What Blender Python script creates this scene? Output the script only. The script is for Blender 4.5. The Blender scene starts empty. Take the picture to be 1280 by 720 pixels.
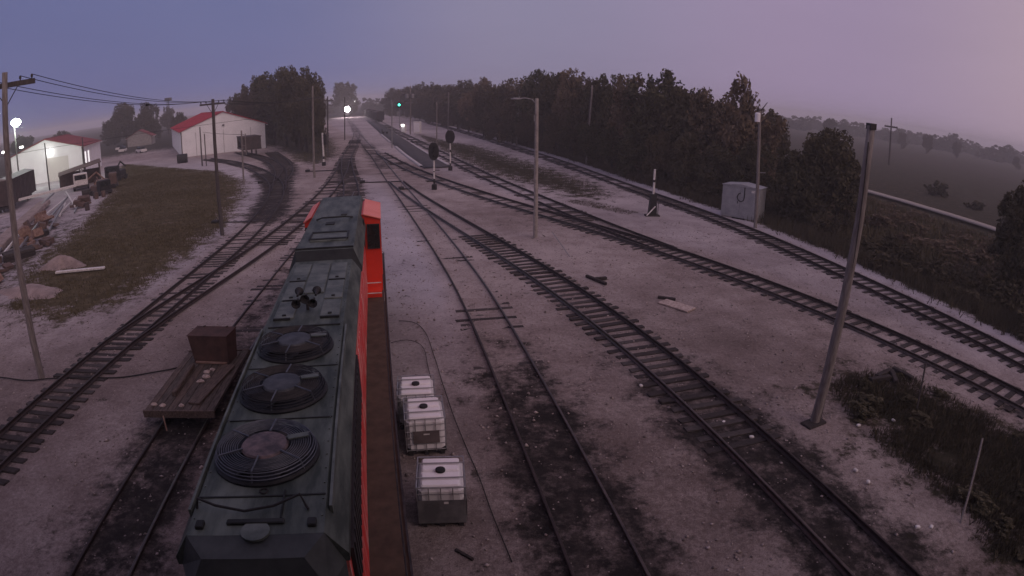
import bpy, math, random
import numpy as np
from mathutils import Vector, Matrix
R = math.radians
random.seed(7); rng = np.random.default_rng(11)
scene = bpy.context.scene
COL = scene.collection

# ------------------------------------------------------------------ camera
cam_d = bpy.data.cameras.new('camera'); cam = bpy.data.objects.new('camera', cam_d); COL.objects.link(cam)
cam_d.type = 'PANO'                                   # the wide, barrel-shaped lens of the yard camera
cam_d.sensor_width = 36.0; cam_d.sensor_fit = 'HORIZONTAL'
F_PX = 747.1
def _set(owner):
    owner.panorama_type = 'FISHEYE_LENS_POLYNOMIAL'
    owner.fisheye_fov = R(175)
    owner.fisheye_polynomial_k0 = 0.0
    owner.fisheye_polynomial_k1 = -(1280.0 / 36.0) / F_PX
    owner.fisheye_polynomial_k2 = 0.0; owner.fisheye_polynomial_k3 = 0.0; owner.fisheye_polynomial_k4 = 0.0
_set(cam_d if hasattr(cam_d, 'fisheye_polynomial_k1') else cam_d.cycles)
cam.location = (0, 0, 9.09)
cam.rotation_euler = (Matrix.Rotation(R(90 - 18.245), 3, 'X') @ Matrix.Rotation(R(0.619), 3, 'Z')).to_euler()
cam_d.clip_start = 0.05; cam_d.clip_end = 6000
scene.camera = cam

# ------------------------------------------------------------------ sky: hour before sunrise, glow behind and to the right
SUN_AZ = R(128)          # clockwise from the viewing direction
SUN_EL = R(4)
sun_dir = Vector((math.sin(SUN_AZ) * math.cos(SUN_EL), math.cos(SUN_AZ) * math.cos(SUN_EL), math.sin(SUN_EL)))
world = bpy.data.worlds.new('World'); scene.world = world; world.use_nodes = True
wn, wl = world.node_tree.nodes, world.node_tree.links
wn.clear()
def W(t, **k):
    n = wn.new(t)
    for a, b in k.items(): setattr(n, a, b)
    return n
out = W('ShaderNodeOutputWorld'); bg = W('ShaderNodeBackground')
sky = W('ShaderNodeTexSky', sky_type='NISHITA'); sky.sun_disc = False
sky.sun_elevation = SUN_EL; sky.sun_rotation = SUN_AZ; sky.dust_density = 4.0; sky.ozone_density = 2.0; sky.air_density = 1.5
tc = W('ShaderNodeTexCoord')
dot = W('ShaderNodeVectorMath', operation='DOT_PRODUCT'); dot.inputs[1].default_value = (math.sin(SUN_AZ), math.cos(SUN_AZ), 0.0)
wl.new(tc.outputs['Generated'], dot.inputs[0])
mr = W('ShaderNodeMapRange'); mr.interpolation_type = 'LINEAR'
mr.inputs['From Min'].default_value = -1; mr.inputs['From Max'].default_value = 1
wl.new(dot.outputs['Value'], mr.inputs['Value'])
ramp = W('ShaderNodeValToRGB'); cr = ramp.color_ramp; cr.interpolation = 'EASE'
cr.elements[0].position = 0.0; cr.elements[0].color = (0.122, 0.132, 0.290, 1)
cr.elements[1].position = 1.0; cr.elements[1].color = (0.62, 0.44, 0.44, 1)
e = cr.elements.new(0.05); e.color = (0.138, 0.148, 0.308, 1)
e = cr.elements.new(0.19); e.color = (0.240, 0.218, 0.338, 1)
e = cr.elements.new(0.42); e.color = (0.315, 0.240, 0.370, 1)
e = cr.elements.new(0.70); e.color = (0.46, 0.34, 0.40, 1)
wl.new(mr.outputs['Result'], ramp.inputs['Fac'])
nish = W('ShaderNodeVectorMath', operation='SCALE'); nish.inputs['Scale'].default_value = 0.01
wl.new(sky.outputs['Color'], nish.inputs[0])
cl = W('ShaderNodeTexNoise'); cl.inputs['Scale'].default_value = 2.2; cl.inputs['Detail'].default_value = 4
mp = W('ShaderNodeMapping'); mp.inputs['Scale'].default_value = (1, 1, 5)
wl.new(tc.outputs['Generated'], mp.inputs['Vector']); wl.new(mp.outputs['Vector'], cl.inputs['Vector'])
clr = W('ShaderNodeMapRange'); clr.inputs['To Min'].default_value = 0.93; clr.inputs['To Max'].default_value = 1.07
wl.new(cl.outputs['Fac'], clr.inputs['Value'])
soft = W('ShaderNodeVectorMath', operation='SCALE')
wl.new(ramp.outputs['Color'], soft.inputs[0]); wl.new(clr.outputs['Result'], soft.inputs['Scale'])
add = W('ShaderNodeVectorMath', operation='ADD')
wl.new(nish.outputs['Vector'], add.inputs[0]); wl.new(soft.outputs['Vector'], add.inputs[1])
wl.new(add.outputs['Vector'], bg.inputs['Color']); bg.inputs['Strength'].default_value = 1.0
wl.new(bg.outputs['Background'], out.inputs['Surface'])

sun_d = bpy.data.lights.new('sun', 'SUN'); sun_d.energy = 0.5; sun_d.angle = R(35); sun_d.color = (1.0, 0.72, 0.70)
sun = bpy.data.objects.new('sun', sun_d); COL.objects.link(sun)
sun.rotation_euler = Vector((-math.sin(SUN_AZ), -math.cos(SUN_AZ), -0.75)).to_track_quat('-Z', 'Y').to_euler()
sun.location = (0, 0, 40)

vs = scene.view_settings
vs.view_transform = 'Standard'; vs.look = 'None'; vs.exposure = 0.0; vs.gamma = 1.0; vs.use_curve_mapping = False
scene.cycles.use_denoising = True
scene.cycles.max_bounces = 4; scene.cycles.diffuse_bounces = 2; scene.cycles.glossy_bounces = 2
scene.cycles.transmission_bounces = 3; scene.cycles.volume_bounces = 1; scene.cycles.transparent_max_bounces = 6

# ------------------------------------------------------------------ materials
MATS = {}
def mat(name, c1, c2=None, rough=0.85, scale=3.0, bump=0.25, metal=0.0, detail=5, stretch=None, emit=None, spec=0.3, contrast=(0.35, 0.65), dist=0.02):
    m = bpy.data.materials.new(name); m.use_nodes = True
    nt = m.node_tree; N, L = nt.nodes, nt.links
    b = N['Principled BSDF']
    b.inputs['Roughness'].default_value = rough; b.inputs['Metallic'].default_value = metal
    b.inputs['Specular IOR Level'].default_value = spec
    if emit:
        b.inputs['Base Color'].default_value = (*c1, 1)
        b.inputs['Emission Color'].default_value = (*emit[0], 1); b.inputs['Emission Strength'].default_value = emit[1]
        MATS[name] = m; return m
    tcn = N.new('ShaderNodeTexCoord'); v = tcn.outputs['Object']
    if stretch:
        mpn = N.new('ShaderNodeMapping'); mpn.inputs['Scale'].default_value = stretch
        L.new(v, mpn.inputs['Vector']); v = mpn.outputs['Vector']
    oi = N.new('ShaderNodeObjectInfo')
    vadd = N.new('ShaderNodeVectorMath'); vadd.operation = 'ADD'
    mul = N.new('ShaderNodeMath'); mul.operation = 'MULTIPLY'; mul.inputs[1].default_value = 37.0
    L.new(oi.outputs['Random'], mul.inputs[0]); L.new(v, vadd.inputs[0]); L.new(mul.outputs[0], vadd.inputs[1])
    nz = N.new('ShaderNodeTexNoise'); nz.inputs['Scale'].default_value = scale; nz.inputs['Detail'].default_value = detail; nz.inputs['Roughness'].default_value = 0.62
    L.new(vadd.outputs['Vector'], nz.inputs['Vector'])
    rp = N.new('ShaderNodeValToRGB'); rp.color_ramp.elements[0].position = contrast[0]; rp.color_ramp.elements[1].position = contrast[1]
    rp.color_ramp.elements[0].color = (*c1, 1); rp.color_ramp.elements[1].color = (*(c2 or c1), 1)
    L.new(nz.outputs['Fac'], rp.inputs['Fac']); L.new(rp.outputs['Color'], b.inputs['Base Color'])
    if bump:
        bp = N.new('ShaderNodeBump'); bp.inputs['Strength'].default_value = bump; bp.inputs['Distance'].default_value = dist
        n2 = N.new('ShaderNodeTexNoise'); n2.inputs['Scale'].default_value = scale * 5; n2.inputs['Detail'].default_value = 4
        L.new(v, n2.inputs['Vector']); L.new(n2.outputs['Fac'], bp.inputs['Height']); L.new(bp.outputs['Normal'], b.inputs['Normal'])
    MATS[name] = m; return m

mat('rail', (0.026, 0.019, 0.019), (0.052, 0.036, 0.033), 0.6, 4, 0.2, 0.25)
mat('rail_used', (0.05, 0.04, 0.038), (0.11, 0.085, 0.075), 0.38, 4, 0.1, 0.6)
mat('tie', (0.020, 0.017, 0.018), (0.056, 0.047, 0.046), 0.95, 6, 0.6, stretch=(1, 6, 6))
mat('tie_grey', (0.036, 0.031, 0.031), (0.092, 0.080, 0.078), 0.95, 6, 0.6, stretch=(1, 6, 6))
mat('pole_wood', (0.135, 0.118, 0.112), (0.25, 0.228, 0.218), 0.9, 5, 0.5, stretch=(4, 4, 0.5))
mat('pole_dark', (0.050, 0.045, 0.046), (0.10, 0.090, 0.088), 0.9, 5, 0.5, stretch=(4, 4, 0.5))
mat('concrete', (0.22, 0.20, 0.19), (0.33, 0.30, 0.28), 0.85, 4, 0.3)
mat('galv', (0.20, 0.20, 0.21), (0.30, 0.30, 0.31), 0.55, 6, 0.1, 0.4)
mat('cabinet', (0.27, 0.28, 0.30), (0.36, 0.37, 0.39), 0.5, 2, 0.05, 0.2)
mat('black', (0.012, 0.012, 0.013), (0.026, 0.025, 0.026), 0.7, 5, 0.2)
mat('steel_dark', (0.028, 0.027, 0.029), (0.062, 0.058, 0.058), 0.6, 5, 0.25, 0.4)
mat('white_paint', (0.50, 0.48, 0.46), (0.72, 0.70, 0.68), 0.6, 6, 0.1)
mat('white_siding', (0.74, 0.74, 0.77), (0.82, 0.82, 0.85), 0.65, 0.5, 0.03)
mat('red_roof', (0.28, 0.018, 0.035), (0.40, 0.03, 0.05), 0.55, 0.6, 0.1)
mat('dull_red_roof', (0.16, 0.03, 0.035), (0.24, 0.05, 0.05), 0.6, 0.8, 0.1)
mat('loco_roof', (0.030, 0.041, 0.036), (0.125, 0.148, 0.130), 0.6, 1.5, 0.3, 0.1, detail=9, contrast=(0.36, 0.68), stretch=(2.2, .55, 2.2))
mat('loco_roof_dark', (0.028, 0.034, 0.036), (0.062, 0.072, 0.072), 0.6, 2.0, 0.2, 0.1)
mat('loco_lip', (0.010, 0.012, 0.012), (0.022, 0.025, 0.024), 0.7, 2.0, 0.2)
mat('deck_brown', (0.052, 0.038, 0.027), (0.092, 0.068, 0.048), 0.85, 2.5, 0.4)
mat('loco_hatch', (0.046, 0.060, 0.055), (0.140, 0.162, 0.146), 0.6, 2.2, 0.3, 0.1, detail=9)
mat('fan_black', (0.010, 0.011, 0.013), (0.022, 0.023, 0.026), 0.55, 5, 0.1, 0.3)
mat('fan_hub', (0.034, 0.038, 0.042), (0.080, 0.085, 0.090), 0.55, 5, 0.1, 0.3)
mat('fan_hub_red', (0.055, 0.046, 0.050), (0.175, 0.130, 0.130), 0.6, 6, 0.1, 0.2)
mat('grille_wire', (0.06, 0.07, 0.085), (0.12, 0.13, 0.15), 0.5, 5, 0.05, 0.5)
mat('rust_box', (0.045, 0.025, 0.021), (0.090, 0.050, 0.040), 0.85, 2.5, 0.4)
mat('rust_light', (0.15, 0.08, 0.06), (0.30, 0.21, 0.17), 0.85, 3, 0.4)
mat('plank_old', (0.038, 0.031, 0.027), (0.110, 0.090, 0.078), 0.95, 3, 0.6, stretch=(6, 1, 6))
mat('plank_rust', (0.052, 0.038, 0.032), (0.130, 0.098, 0.082), 0.9, 3, 0.5, stretch=(6, 1, 6))
mat('debris_pale', (0.26, 0.20, 0.18), (0.50, 0.42, 0.38), 0.9, 8, 0.5)
mat('tote_white', (0.76, 0.75, 0.76), (0.86, 0.85, 0.86), 0.45, 2, 0.08)
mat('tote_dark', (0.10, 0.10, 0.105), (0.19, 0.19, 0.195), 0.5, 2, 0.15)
mat('tote_label', (0.12, 0.10, 0.10), (0.18, 0.15, 0.15), 0.6, 2, 0.05)
mat('cage', (0.26, 0.26, 0.27), (0.38, 0.38, 0.39), 0.45, 6, 0.05, 0.6)
mat('asphalt', (0.052, 0.050, 0.054), (0.085, 0.080, 0.084), 0.92, 1.2, 0.4)
mat('pale_edge', (0.42, 0.40, 0.40), (0.58, 0.55, 0.55), 0.85, 2, 0.3)
mat('gravel_stone', (0.12, 0.10, 0.095), (0.44, 0.38, 0.365), 0.95, 7, 0.2, contrast=(.4, .6))
mat('rubble', (0.22, 0.175, 0.165), (0.36, 0.29, 0.27), 0.95, 1.2, 0.8, dist=0.15)
mat('bark', (0.030, 0.024, 0.020), (0.065, 0.052, 0.043), 0.95, 5, 0.6, stretch=(4, 4, 0.7))
mat('boxcar', (0.034, 0.026, 0.026), (0.070, 0.052, 0.050), 0.8, 1.5, 0.2)
mat('boxcar_roof', (0.20, 0.19, 0.19), (0.32, 0.30, 0.29), 0.7, 1.5, 0.2)
mat('brown_sheet', (0.075, 0.048, 0.040), (0.14, 0.095, 0.08), 0.8, 1.5, 0.3)
mat('wire', (0.015, 0.015, 0.016), None, 0.7, 5, 0)
mat('rubber', (0.012, 0.011, 0.011), (0.025, 0.022, 0.022), 0.8, 5, 0.1)
mat('shop_wall', (0.22, 0.20, 0.19), (0.30, 0.27, 0.26), 0.8, 0.6, 0.1)
mat('glass_dark', (0.008, 0.010, 0.010), (0.016, 0.018, 0.018), 0.12, 3, 0, spec=0.5)
mat('lamp_white', (0.9, 0.95, 0.9), emit=((0.80, 1.0, 0.80), 60.0))
mat('lamp_wall', (0.9, 0.95, 0.9), emit=((1.0, 1.0, 0.92), 24.0))
mat('lamp_far', (0.9, 0.95, 0.9), emit=((1.0, 0.98, 0.9), 14.0))
mat('headlight_glow', (1, 1, 1), emit=((1.0, 0.82, 0.84), 200.0))
mat('signal_green', (0.1, 0.8, 0.6), emit=((0.05, 0.95, 0.62), 9.0))
mat('lit_window', (0.9, 0.9, 0.9), emit=((1.0, 0.97, 0.95), 0.9))

def loco_orange():
    m = mat('loco_orange', (0.54, 0.030, 0.028), (0.66, 0.042, 0.036), 0.5, 1.0, 0.05)
    N, L = m.node_tree.nodes, m.node_tree.links; b = N['Principled BSDF']
    src = b.inputs['Base Color'].links[0].from_socket
    t = N.new('ShaderNodeTexCoord'); mp_ = N.new('ShaderNodeMapping'); mp_.inputs['Scale'].default_value = (1, 2.2, 0.55)
    nz = N.new('ShaderNodeTexNoise'); nz.inputs['Scale'].default_value = 2.3; nz.inputs['Detail'].default_value = 7; nz.inputs['Roughness'].default_value = 0.7
    rp = N.new('ShaderNodeValToRGB'); rp.color_ramp.elements[0].position = 0.50; rp.color_ramp.elements[1].position = 0.60
    mx = N.new('ShaderNodeMix'); mx.data_type = 'RGBA'; mx.inputs['B'].default_value = (0.72, 0.36, 0.32, 1)
    L.new(t.outputs['Object'], mp_.inputs['Vector']); L.new(mp_.outputs['Vector'], nz.inputs['Vector']); L.new(nz.outputs['Fac'], rp.inputs['Fac'])
    L.new(rp.outputs['Color'], mx.inputs['Factor']); L.new(src, mx.inputs['A']); L.new(mx.outputs['Result'], b.inputs['Base Color'])
mat('loco_cab_orange', (0.60, 0.036, 0.018), (0.72, 0.055, 0.028), 0.45, 1.0, 0.03)
mat('loco_cab_sheen', (0.70, 0.16, 0.11), (0.78, 0.22, 0.16), 0.45, 1.0, 0.03)  # cab orange paled, sky reflection painted into the colour
loco_orange()

def leaf_mat(name, c1, c2, c3):
    m = bpy.data.materials.new(name); m.use_nodes = True
    N, L = m.node_tree.nodes, m.node_tree.links; b = N['Principled BSDF']
    b.inputs['Roughness'].default_value = 0.75; b.inputs['Specular IOR Level'].default_value = 0.2
    g = N.new('ShaderNodeNewGeometry'); oi = N.new('ShaderNodeObjectInfo')
    rp = N.new('ShaderNodeValToRGB'); e = rp.color_ramp.elements
    e[0].color = (*c1, 1); e[1].color = (*c2, 1)
    L.new(g.outputs['Random Per Island'], rp.inputs['Fac'])
    mx = N.new('ShaderNodeMix'); mx.data_type = 'RGBA'; mx.inputs['B'].default_value = (*c3, 1)
    ml = N.new('ShaderNodeMath'); ml.operation = 'MULTIPLY'; ml.inputs[1].default_value = 0.8
    L.new(oi.outputs['Random'], ml.inputs[0]); L.new(ml.outputs[0], mx.inputs['Factor'])
    L.new(rp.outputs['Color'], mx.inputs['A']); L.new(mx.outputs['Result'], b.inputs['Base Color'])
    MATS[name] = m
leaf_mat('leaf', (0.028, 0.030, 0.016), (0.092, 0.087, 0.047), (0.094, 0.072, 0.046))
leaf_mat('leaf_brown', (0.062, 0.050, 0.032), (0.165, 0.130, 0.082), (0.15, 0.11, 0.074))
leaf_mat('grass_blade', (0.050, 0.043, 0.020), (0.120, 0.098, 0.050), (0.09, 0.075, 0.04))
leaf_mat('weed_blade', (0.028, 0.026, 0.015), (0.085, 0.070, 0.042), (0.07, 0.06, 0.04))

# ------------------------------------------------------------------ mesh helpers
class MB:
    def __init__(s): s.v = []; s.f = []
    def add(s, vs_, fs):
        o = len(s.v); s.v += [tuple(v) for v in vs_]; s.f += [tuple(i + o for i in f) for f in fs]; return s
    def box(s, x0, x1, y0, y1, z0, z1, M=None):
        vs_ = [(x, y, z) for z in (z0, z1) for (x, y) in ((x0, y0), (x1, y0), (x1, y1), (x0, y1))]
        if M is not None: vs_ = [tuple(M @ Vector(v)) for v in vs_]
        return s.add(vs_, [(3, 2, 1, 0), (4, 5, 6, 7), (0, 1, 5, 4), (1, 2, 6, 5), (2, 3, 7, 6), (3, 0, 4, 7)])
    def bbox(s, x0, x1, y0, y1, z0, z1, b=0.02, M=None):      # box with chamfered top and vertical edges
        vs_ = []
        for z, i in ((z0, 0), (z1 - b, 0), (z1, b)):
            a0, a1, c0, c1 = x0 + i, x1 - i, y0 + i, y1 - i
            k = b
            vs_ += [(a0 + k, c0, z), (a1 - k, c0, z), (a1, c0 + k, z), (a1, c1 - k, z), (a1 - k, c1, z), (a0 + k, c1, z), (a0, c1 - k, z), (a0, c0 + k, z)]
        if M is not None: vs_ = [tuple(M @ Vector(v)) for v in vs_]
        fs = [tuple(range(7, -1, -1)), tuple(range(16, 24))]
        for r in (0, 8):
            for i in range(8): fs.append((r + i, r + (i + 1) % 8, r + 8 + (i + 1) % 8, r + 8 + i))
        return s.add(vs_, fs)
    def tube(s, pts, rad, n=6, caps=True):
        pts = [Vector(p) for p in pts]; rads = rad if isinstance(rad, (list, tuple)) else [rad] * len(pts)
        vs_, fs = [], []
        up = Vector((0, 0, 1)); prev = None
        for i, p in enumerate(pts):
            d = (pts[min(i + 1, len(pts) - 1)] - pts[max(i - 1, 0)])
            d = d.normalized() if d.length > 1e-9 else Vector((0, 0, 1))
            if prev is None:
                a = d.cross(up if abs(d.z) < 0.95 else Vector((1, 0, 0))).normalized()
            else:
                a = (prev - d * prev.dot(d)); a = a.normalized() if a.length > 1e-6 else d.orthogonal().normalized()
            prev = a; b = d.cross(a)
            for k in range(n):
                t = 2 * math.pi * k / n
                vs_.append(p + (a * math.cos(t) + b * math.sin(t)) * rads[i])
        for i in range(len(pts) - 1):
            for k in range(n):
                fs.append((i * n + k, i * n + (k + 1) % n, (i + 1) * n + (k + 1) % n, (i + 1) * n + k))
        if caps:
            fs.append(tuple(range(n - 1, -1, -1))); o = (len(pts) - 1) * n; fs.append(tuple(range(o, o + n)))
        return s.add(vs_, fs)
    def lathe(s, prof, n=24, c=(0, 0, 0), M=None):
        vs_, fs = [], []
        for r, z in prof:
            for k in range(n):
                t = 2 * math.pi * k / n; v = Vector((c[0] + r * math.cos(t), c[1] + r * math.sin(t), c[2] + z))
                vs_.append(M @ v if M is not None else v)
        for i in range(len(prof) - 1):
            for k in range(n):
                fs.append((i * n + k, i * n + (k + 1) % n, (i + 1) * n + (k + 1) % n, (i + 1) * n + k))
        if prof[0][0] > 1e-4: fs.append(tuple(range(n - 1, -1, -1)))
        if prof[-1][0] > 1e-4: o = (len(prof) - 1) * n; fs.append(tuple(range(o, o + n)))
        return s.add(vs_, fs)
    def ring(s, R_, r, z=0, n=36, m=5, c=(0, 0)):
        vs_, fs = [], []
        for i in range(n):
            t = 2 * math.pi * i / n
            for j in range(m):
                u = 2 * math.pi * j / m; q = R_ + r * math.cos(u)
                vs_.append((c[0] + q * math.cos(t), c[1] + q * math.sin(t), z + r * math.sin(u)))
        for i in range(n):
            for j in range(m):
                fs.append((i * m + j, ((i + 1) % n) * m + j, ((i + 1) % n) * m + (j + 1) % m, i * m + (j + 1) % m))
        return s.add(vs_, fs)
    def prism(s, poly, y0, y1, M=None):                        # poly in (x,z), run along y
        n = len(poly); vs_ = [(x, y0, z) for x, z in poly] + [(x, y1, z) for x, z in poly]
        if M is not None: vs_ = [tuple(M @ Vector(v)) for v in vs_]
        fs = [tuple(range(n)), tuple(range(2 * n - 1, n - 1, -1))]
        for i in range(n): fs.append((i, i + n, (i + 1) % n + n, (i + 1) % n))
        return s.add(vs_, fs)
    def mesh(s, name, m, smooth=False):
        me = bpy.data.meshes.new(name); me.from_pydata([tuple(v) for v in s.v], [], s.f); me.update()
        if m: me.materials.append(MATS[m])
        if smooth: me.polygons.foreach_set('use_smooth', [True] * len(me.polygons))
        return me
    def build(s, name, m, parent=None, smooth=False, loc=None):
        return link(name, s.mesh(name, m, smooth), parent, loc)
def link(name, me, parent=None, loc=None, rot=None, scale=None):
    o = bpy.data.objects.new(name, me); COL.objects.link(o)
    if parent: o.parent = parent
    if loc: o.location = loc
    if rot: o.rotation_euler = rot
    if scale: o.scale = scale
    return o
def tag(o, label=None, cat=None, group=None, kind=None):
    if label: o['label'] = label
    if cat: o['category'] = cat
    if group: o['group'] = group
    if kind: o['kind'] = kind
    return o
def thing(name, label, cat, loc=(0, 0, 0), rotz=0.0, group=None):
    o = bpy.data.objects.new(name, None); COL.objects.link(o); o.empty_display_size = 0.3
    o.location = loc; o.rotation_euler = (0, 0, rotz)
    return tag(o, label, cat, group)
def arr_mesh(name, V, Fc, m):
    me = bpy.data.meshes.new(name); V = np.asarray(V, np.float32); Fc = np.asarray(Fc, np.int32)
    k = Fc.shape[1]
    me.vertices.add(len(V)); me.vertices.foreach_set('co', V.ravel())
    me.loops.add(Fc.size); me.loops.foreach_set('vertex_index', Fc.ravel())
    me.polygons.add(len(Fc)); me.polygons.foreach_set('loop_start', np.arange(0, Fc.size, k, dtype=np.int32))
    me.polygons.foreach_set('loop_total', np.full(len(Fc), k, np.int32))
    me.update(calc_edges=True); me.validate()
    if m: me.materials.append(MATS[m])
    return me

# ------------------------------------------------------------------ track centre lines (metres; x right, y away)
def smooth_line(P, step=1.0, passes=10):
    P = np.array(P, float)
    d = np.r_[0, np.cumsum(np.hypot(*np.diff(P, axis=0).T))]
    n = max(8, int(d[-1] / step)); t = np.linspace(0, d[-1], n)
    Q = np.stack([np.interp(t, d, P[:, 0]), np.interp(t, d, P[:, 1])], 1)
    for _ in range(passes * 3):
        Q[1:-1] = (Q[:-2] + 2 * Q[1:-1] + Q[2:]) / 4
    return Q
LINES = {
 'left': [(-15.0, 3), (-15.3, 7), (-15.6, 11), (-16.0, 15.5), (-16.35, 19.5), (-16.75, 23.5), (-17.6, 31), (-19, 39.8), (-21, 48), (-23.7, 56.6), (-27.4, 65.5), (-31.2, 71.8), (-38, 82), (-47, 93), (-57, 102)],
 'leftlink': [(-16.35, 19.5), (-16.35, 23), (-16.05, 27), (-15.9, 31), (-15.95, 36), (-17.1, 48.3), (-18.95, 59.9), (-21.9, 74.2), (-25.2, 87)],
 'barn': [(-24.6, 59), (-27.6, 67), (-31.6, 77.5), (-38.8, 91.2), (-46.4, 102), (-56, 114)],
 'barn2': [(-26, 62), (-28, 69), (-30.6, 78), (-36, 89.5), (-46.5, 109)],
 'loco': [(-1.2, -2), (-2.58, 4.1), (-4.6, 13), (-6.7, 22), (-11.3, 40), (-16.6, 59.6), (-22.5, 78.6), (-26.7, 93.5), (-32.0, 117.4), (-37.0, 138), (-40.4, 152), (-43.6, 163)],
 'cart': [(-8.1, 3), (-8.85, 7.6), (-9.4, 10.5), (-9.95, 13.7), (-10.7, 19), (-11.6, 26), (-12.9, 35), (-14.6, 47), (-16.4, 57)],
 'middle': [(2.9, 4), (2.45, 7), (2.1, 8.8), (1.54, 11.6), (1.24, 13), (.83, 15.25), (.3, 17.5), (-.45, 21), (-1.1, 24), (-2.1, 28.1), (-3.95, 34.5), (-6.15, 41.9), (-9.5, 52.9), (-13.7, 66.4), (-21.2, 91.6), (-26.6, 108.5), (-36.9, 141.7), (-55.7, 205), (-73, 262), (-93, 330), (-114, 400)],
 'second': [(8.9, 4), (8.5, 6), (8.05, 7.9), (7.5, 10.15), (6.9, 12.9), (6.1, 16.35), (5.15, 19.8), (4.17, 22.7), (2.97, 26), (1.31, 30.3), (-1.45, 36.5), (-3.2, 40.4), (-6.6, 48.2), (-9.75, 55.6), (-12.6, 63.5)],
 'third': [(21.2, 9), (20.3, 11.5), (19.3, 14.2), (18.3, 16.9), (17.1, 20), (15.35, 24), (13.4, 28), (10.75, 33), (8.75, 36.4), (6.76, 39.4), (4.4, 43), (2, 46.6), (-.08, 50), (-2.2, 53.5), (-6.8, 62), (-9.6, 67.5), (-13.1, 75.2), (-16.1, 82.4), (-22.2, 98.5)],
 'main': [(9.6, 35.0), (7.3, 39.8), (4.85, 46), (2.5, 52.3), (.6, 57.3), (-2.7, 66.5), (-7.2, 81), (-11.5, 95.3), (-16.9, 113.3), (-26.2, 143.7), (-38.5, 185), (-52, 232), (-67, 280), (-90, 350)],
 'outer': [(24.6, 9), (23.7, 13), (22.75, 17.6), (21.65, 22.4), (20.5, 27.6), (18.3, 38.6), (17.1, 43.7), (15.4, 49.8), (13.3, 57), (10.5, 67.6), (6.4, 85), (-1.5, 114), (-7.9, 138), (-18.8, 177), (-28.2, 207), (-60, 310)],
}
LINES = {k: smooth_line(v) for k, v in LINES.items()}
def dist_to(P, Q):
    """distance of points P (n,2) to polyline Q and signed side (+ = right of travel away from the camera)"""
    Q = Q[:: 3] if len(Q) > 60 else Q
    best = np.full(len(P), 1e9); side = np.zeros(len(P))
    for a, b in zip(Q[:-1], Q[1:]):
        ab = b - a; L2 = ab @ ab
        t = np.clip(((P - a) @ ab) / L2, 0, 1)
        dv = P - a - t[:, None] * ab
        d = np.hypot(dv[:, 0], dv[:, 1]); m = d < best
        best[m] = d[m]; side[m] = (ab[1] * dv[m, 0] - ab[0] * dv[m, 1])
    return best, np.sign(side)
def in_poly(P, poly):
    poly = np.array(poly, float); x, y = P[:, 0], P[:, 1]; c = np.zeros(len(P), bool)
    j = len(poly) - 1
    for i in range(len(poly)):
        xi, yi = poly[i]; xj, yj = poly[j]
        m = ((yi > y) != (yj > y)) & (x < (xj - xi) * (y - yi) / (yj - yi + 1e-12) + xi)
        c ^= m; j = i
    return c
def soft_poly(P, poly, w):
    d, _ = dist_to(P, np.array(list(poly) + [poly[0]], float))
    s = np.where(in_poly(P, poly), 1, -1) * d
    return np.clip(s / w * 0.5 + 0.5, 0, 1)
def vnoise(P, sc, seed):
    r = np.random.default_rng(seed); T = r.random((256, 256))
    x, y = P[:, 0] / sc + 1000, P[:, 1] / sc + 1000
    xi, yi = np.floor(x).astype(int), np.floor(y).astype(int); fx, fy = x - xi, y - yi
    fx = fx * fx * (3 - 2 * fx); fy = fy * fy * (3 - 2 * fy)
    g = lambda a, b: T[a % 256, b % 256]
    return (g(xi, yi) * (1 - fx) + g(xi + 1, yi) * fx) * (1 - fy) + (g(xi, yi + 1) * (1 - fx) + g(xi + 1, yi + 1) * fx) * fy

LAWN = [(-80, 106), (-62, 93), (-51, 85), (-43, 80), (-33, 68), (-28.5, 58), (-25, 49), (-22.4, 42), (-21.3, 35.5), (-20.2, 29), (-19.8, 24), (-22, 21.4), (-27, 22.5), (-33, 30), (-40, 45), (-50, 62), (-62, 76)]
GROVE = [(-35, 91), (-28.6, 84), (-29.5, 96), (-35, 114), (-44, 140), (-58, 175), (-120, 230), (-85, 165), (-50, 122), (-48, 117), (-40, 103)]
STRIP = [(-24, 150), (-13, 121), (-7.5, 112), (-1.0, 92), (4.4, 76), (8.4, 63), (8.8, 56), (6.4, 54.5), (3.6, 60), (-.6, 67.5), (-4.6, 78), (-10, 96), (-16, 117)]
WEEDS = [(11.0, 16.6), (13.2, 18.2), (15.2, 17.0), (16.0, 14.8), (18.6, 11.0), (21, 6), (13, 3), (11.4, 7.4), (11.9, 9.4), (11.2, 12.2)]
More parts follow.
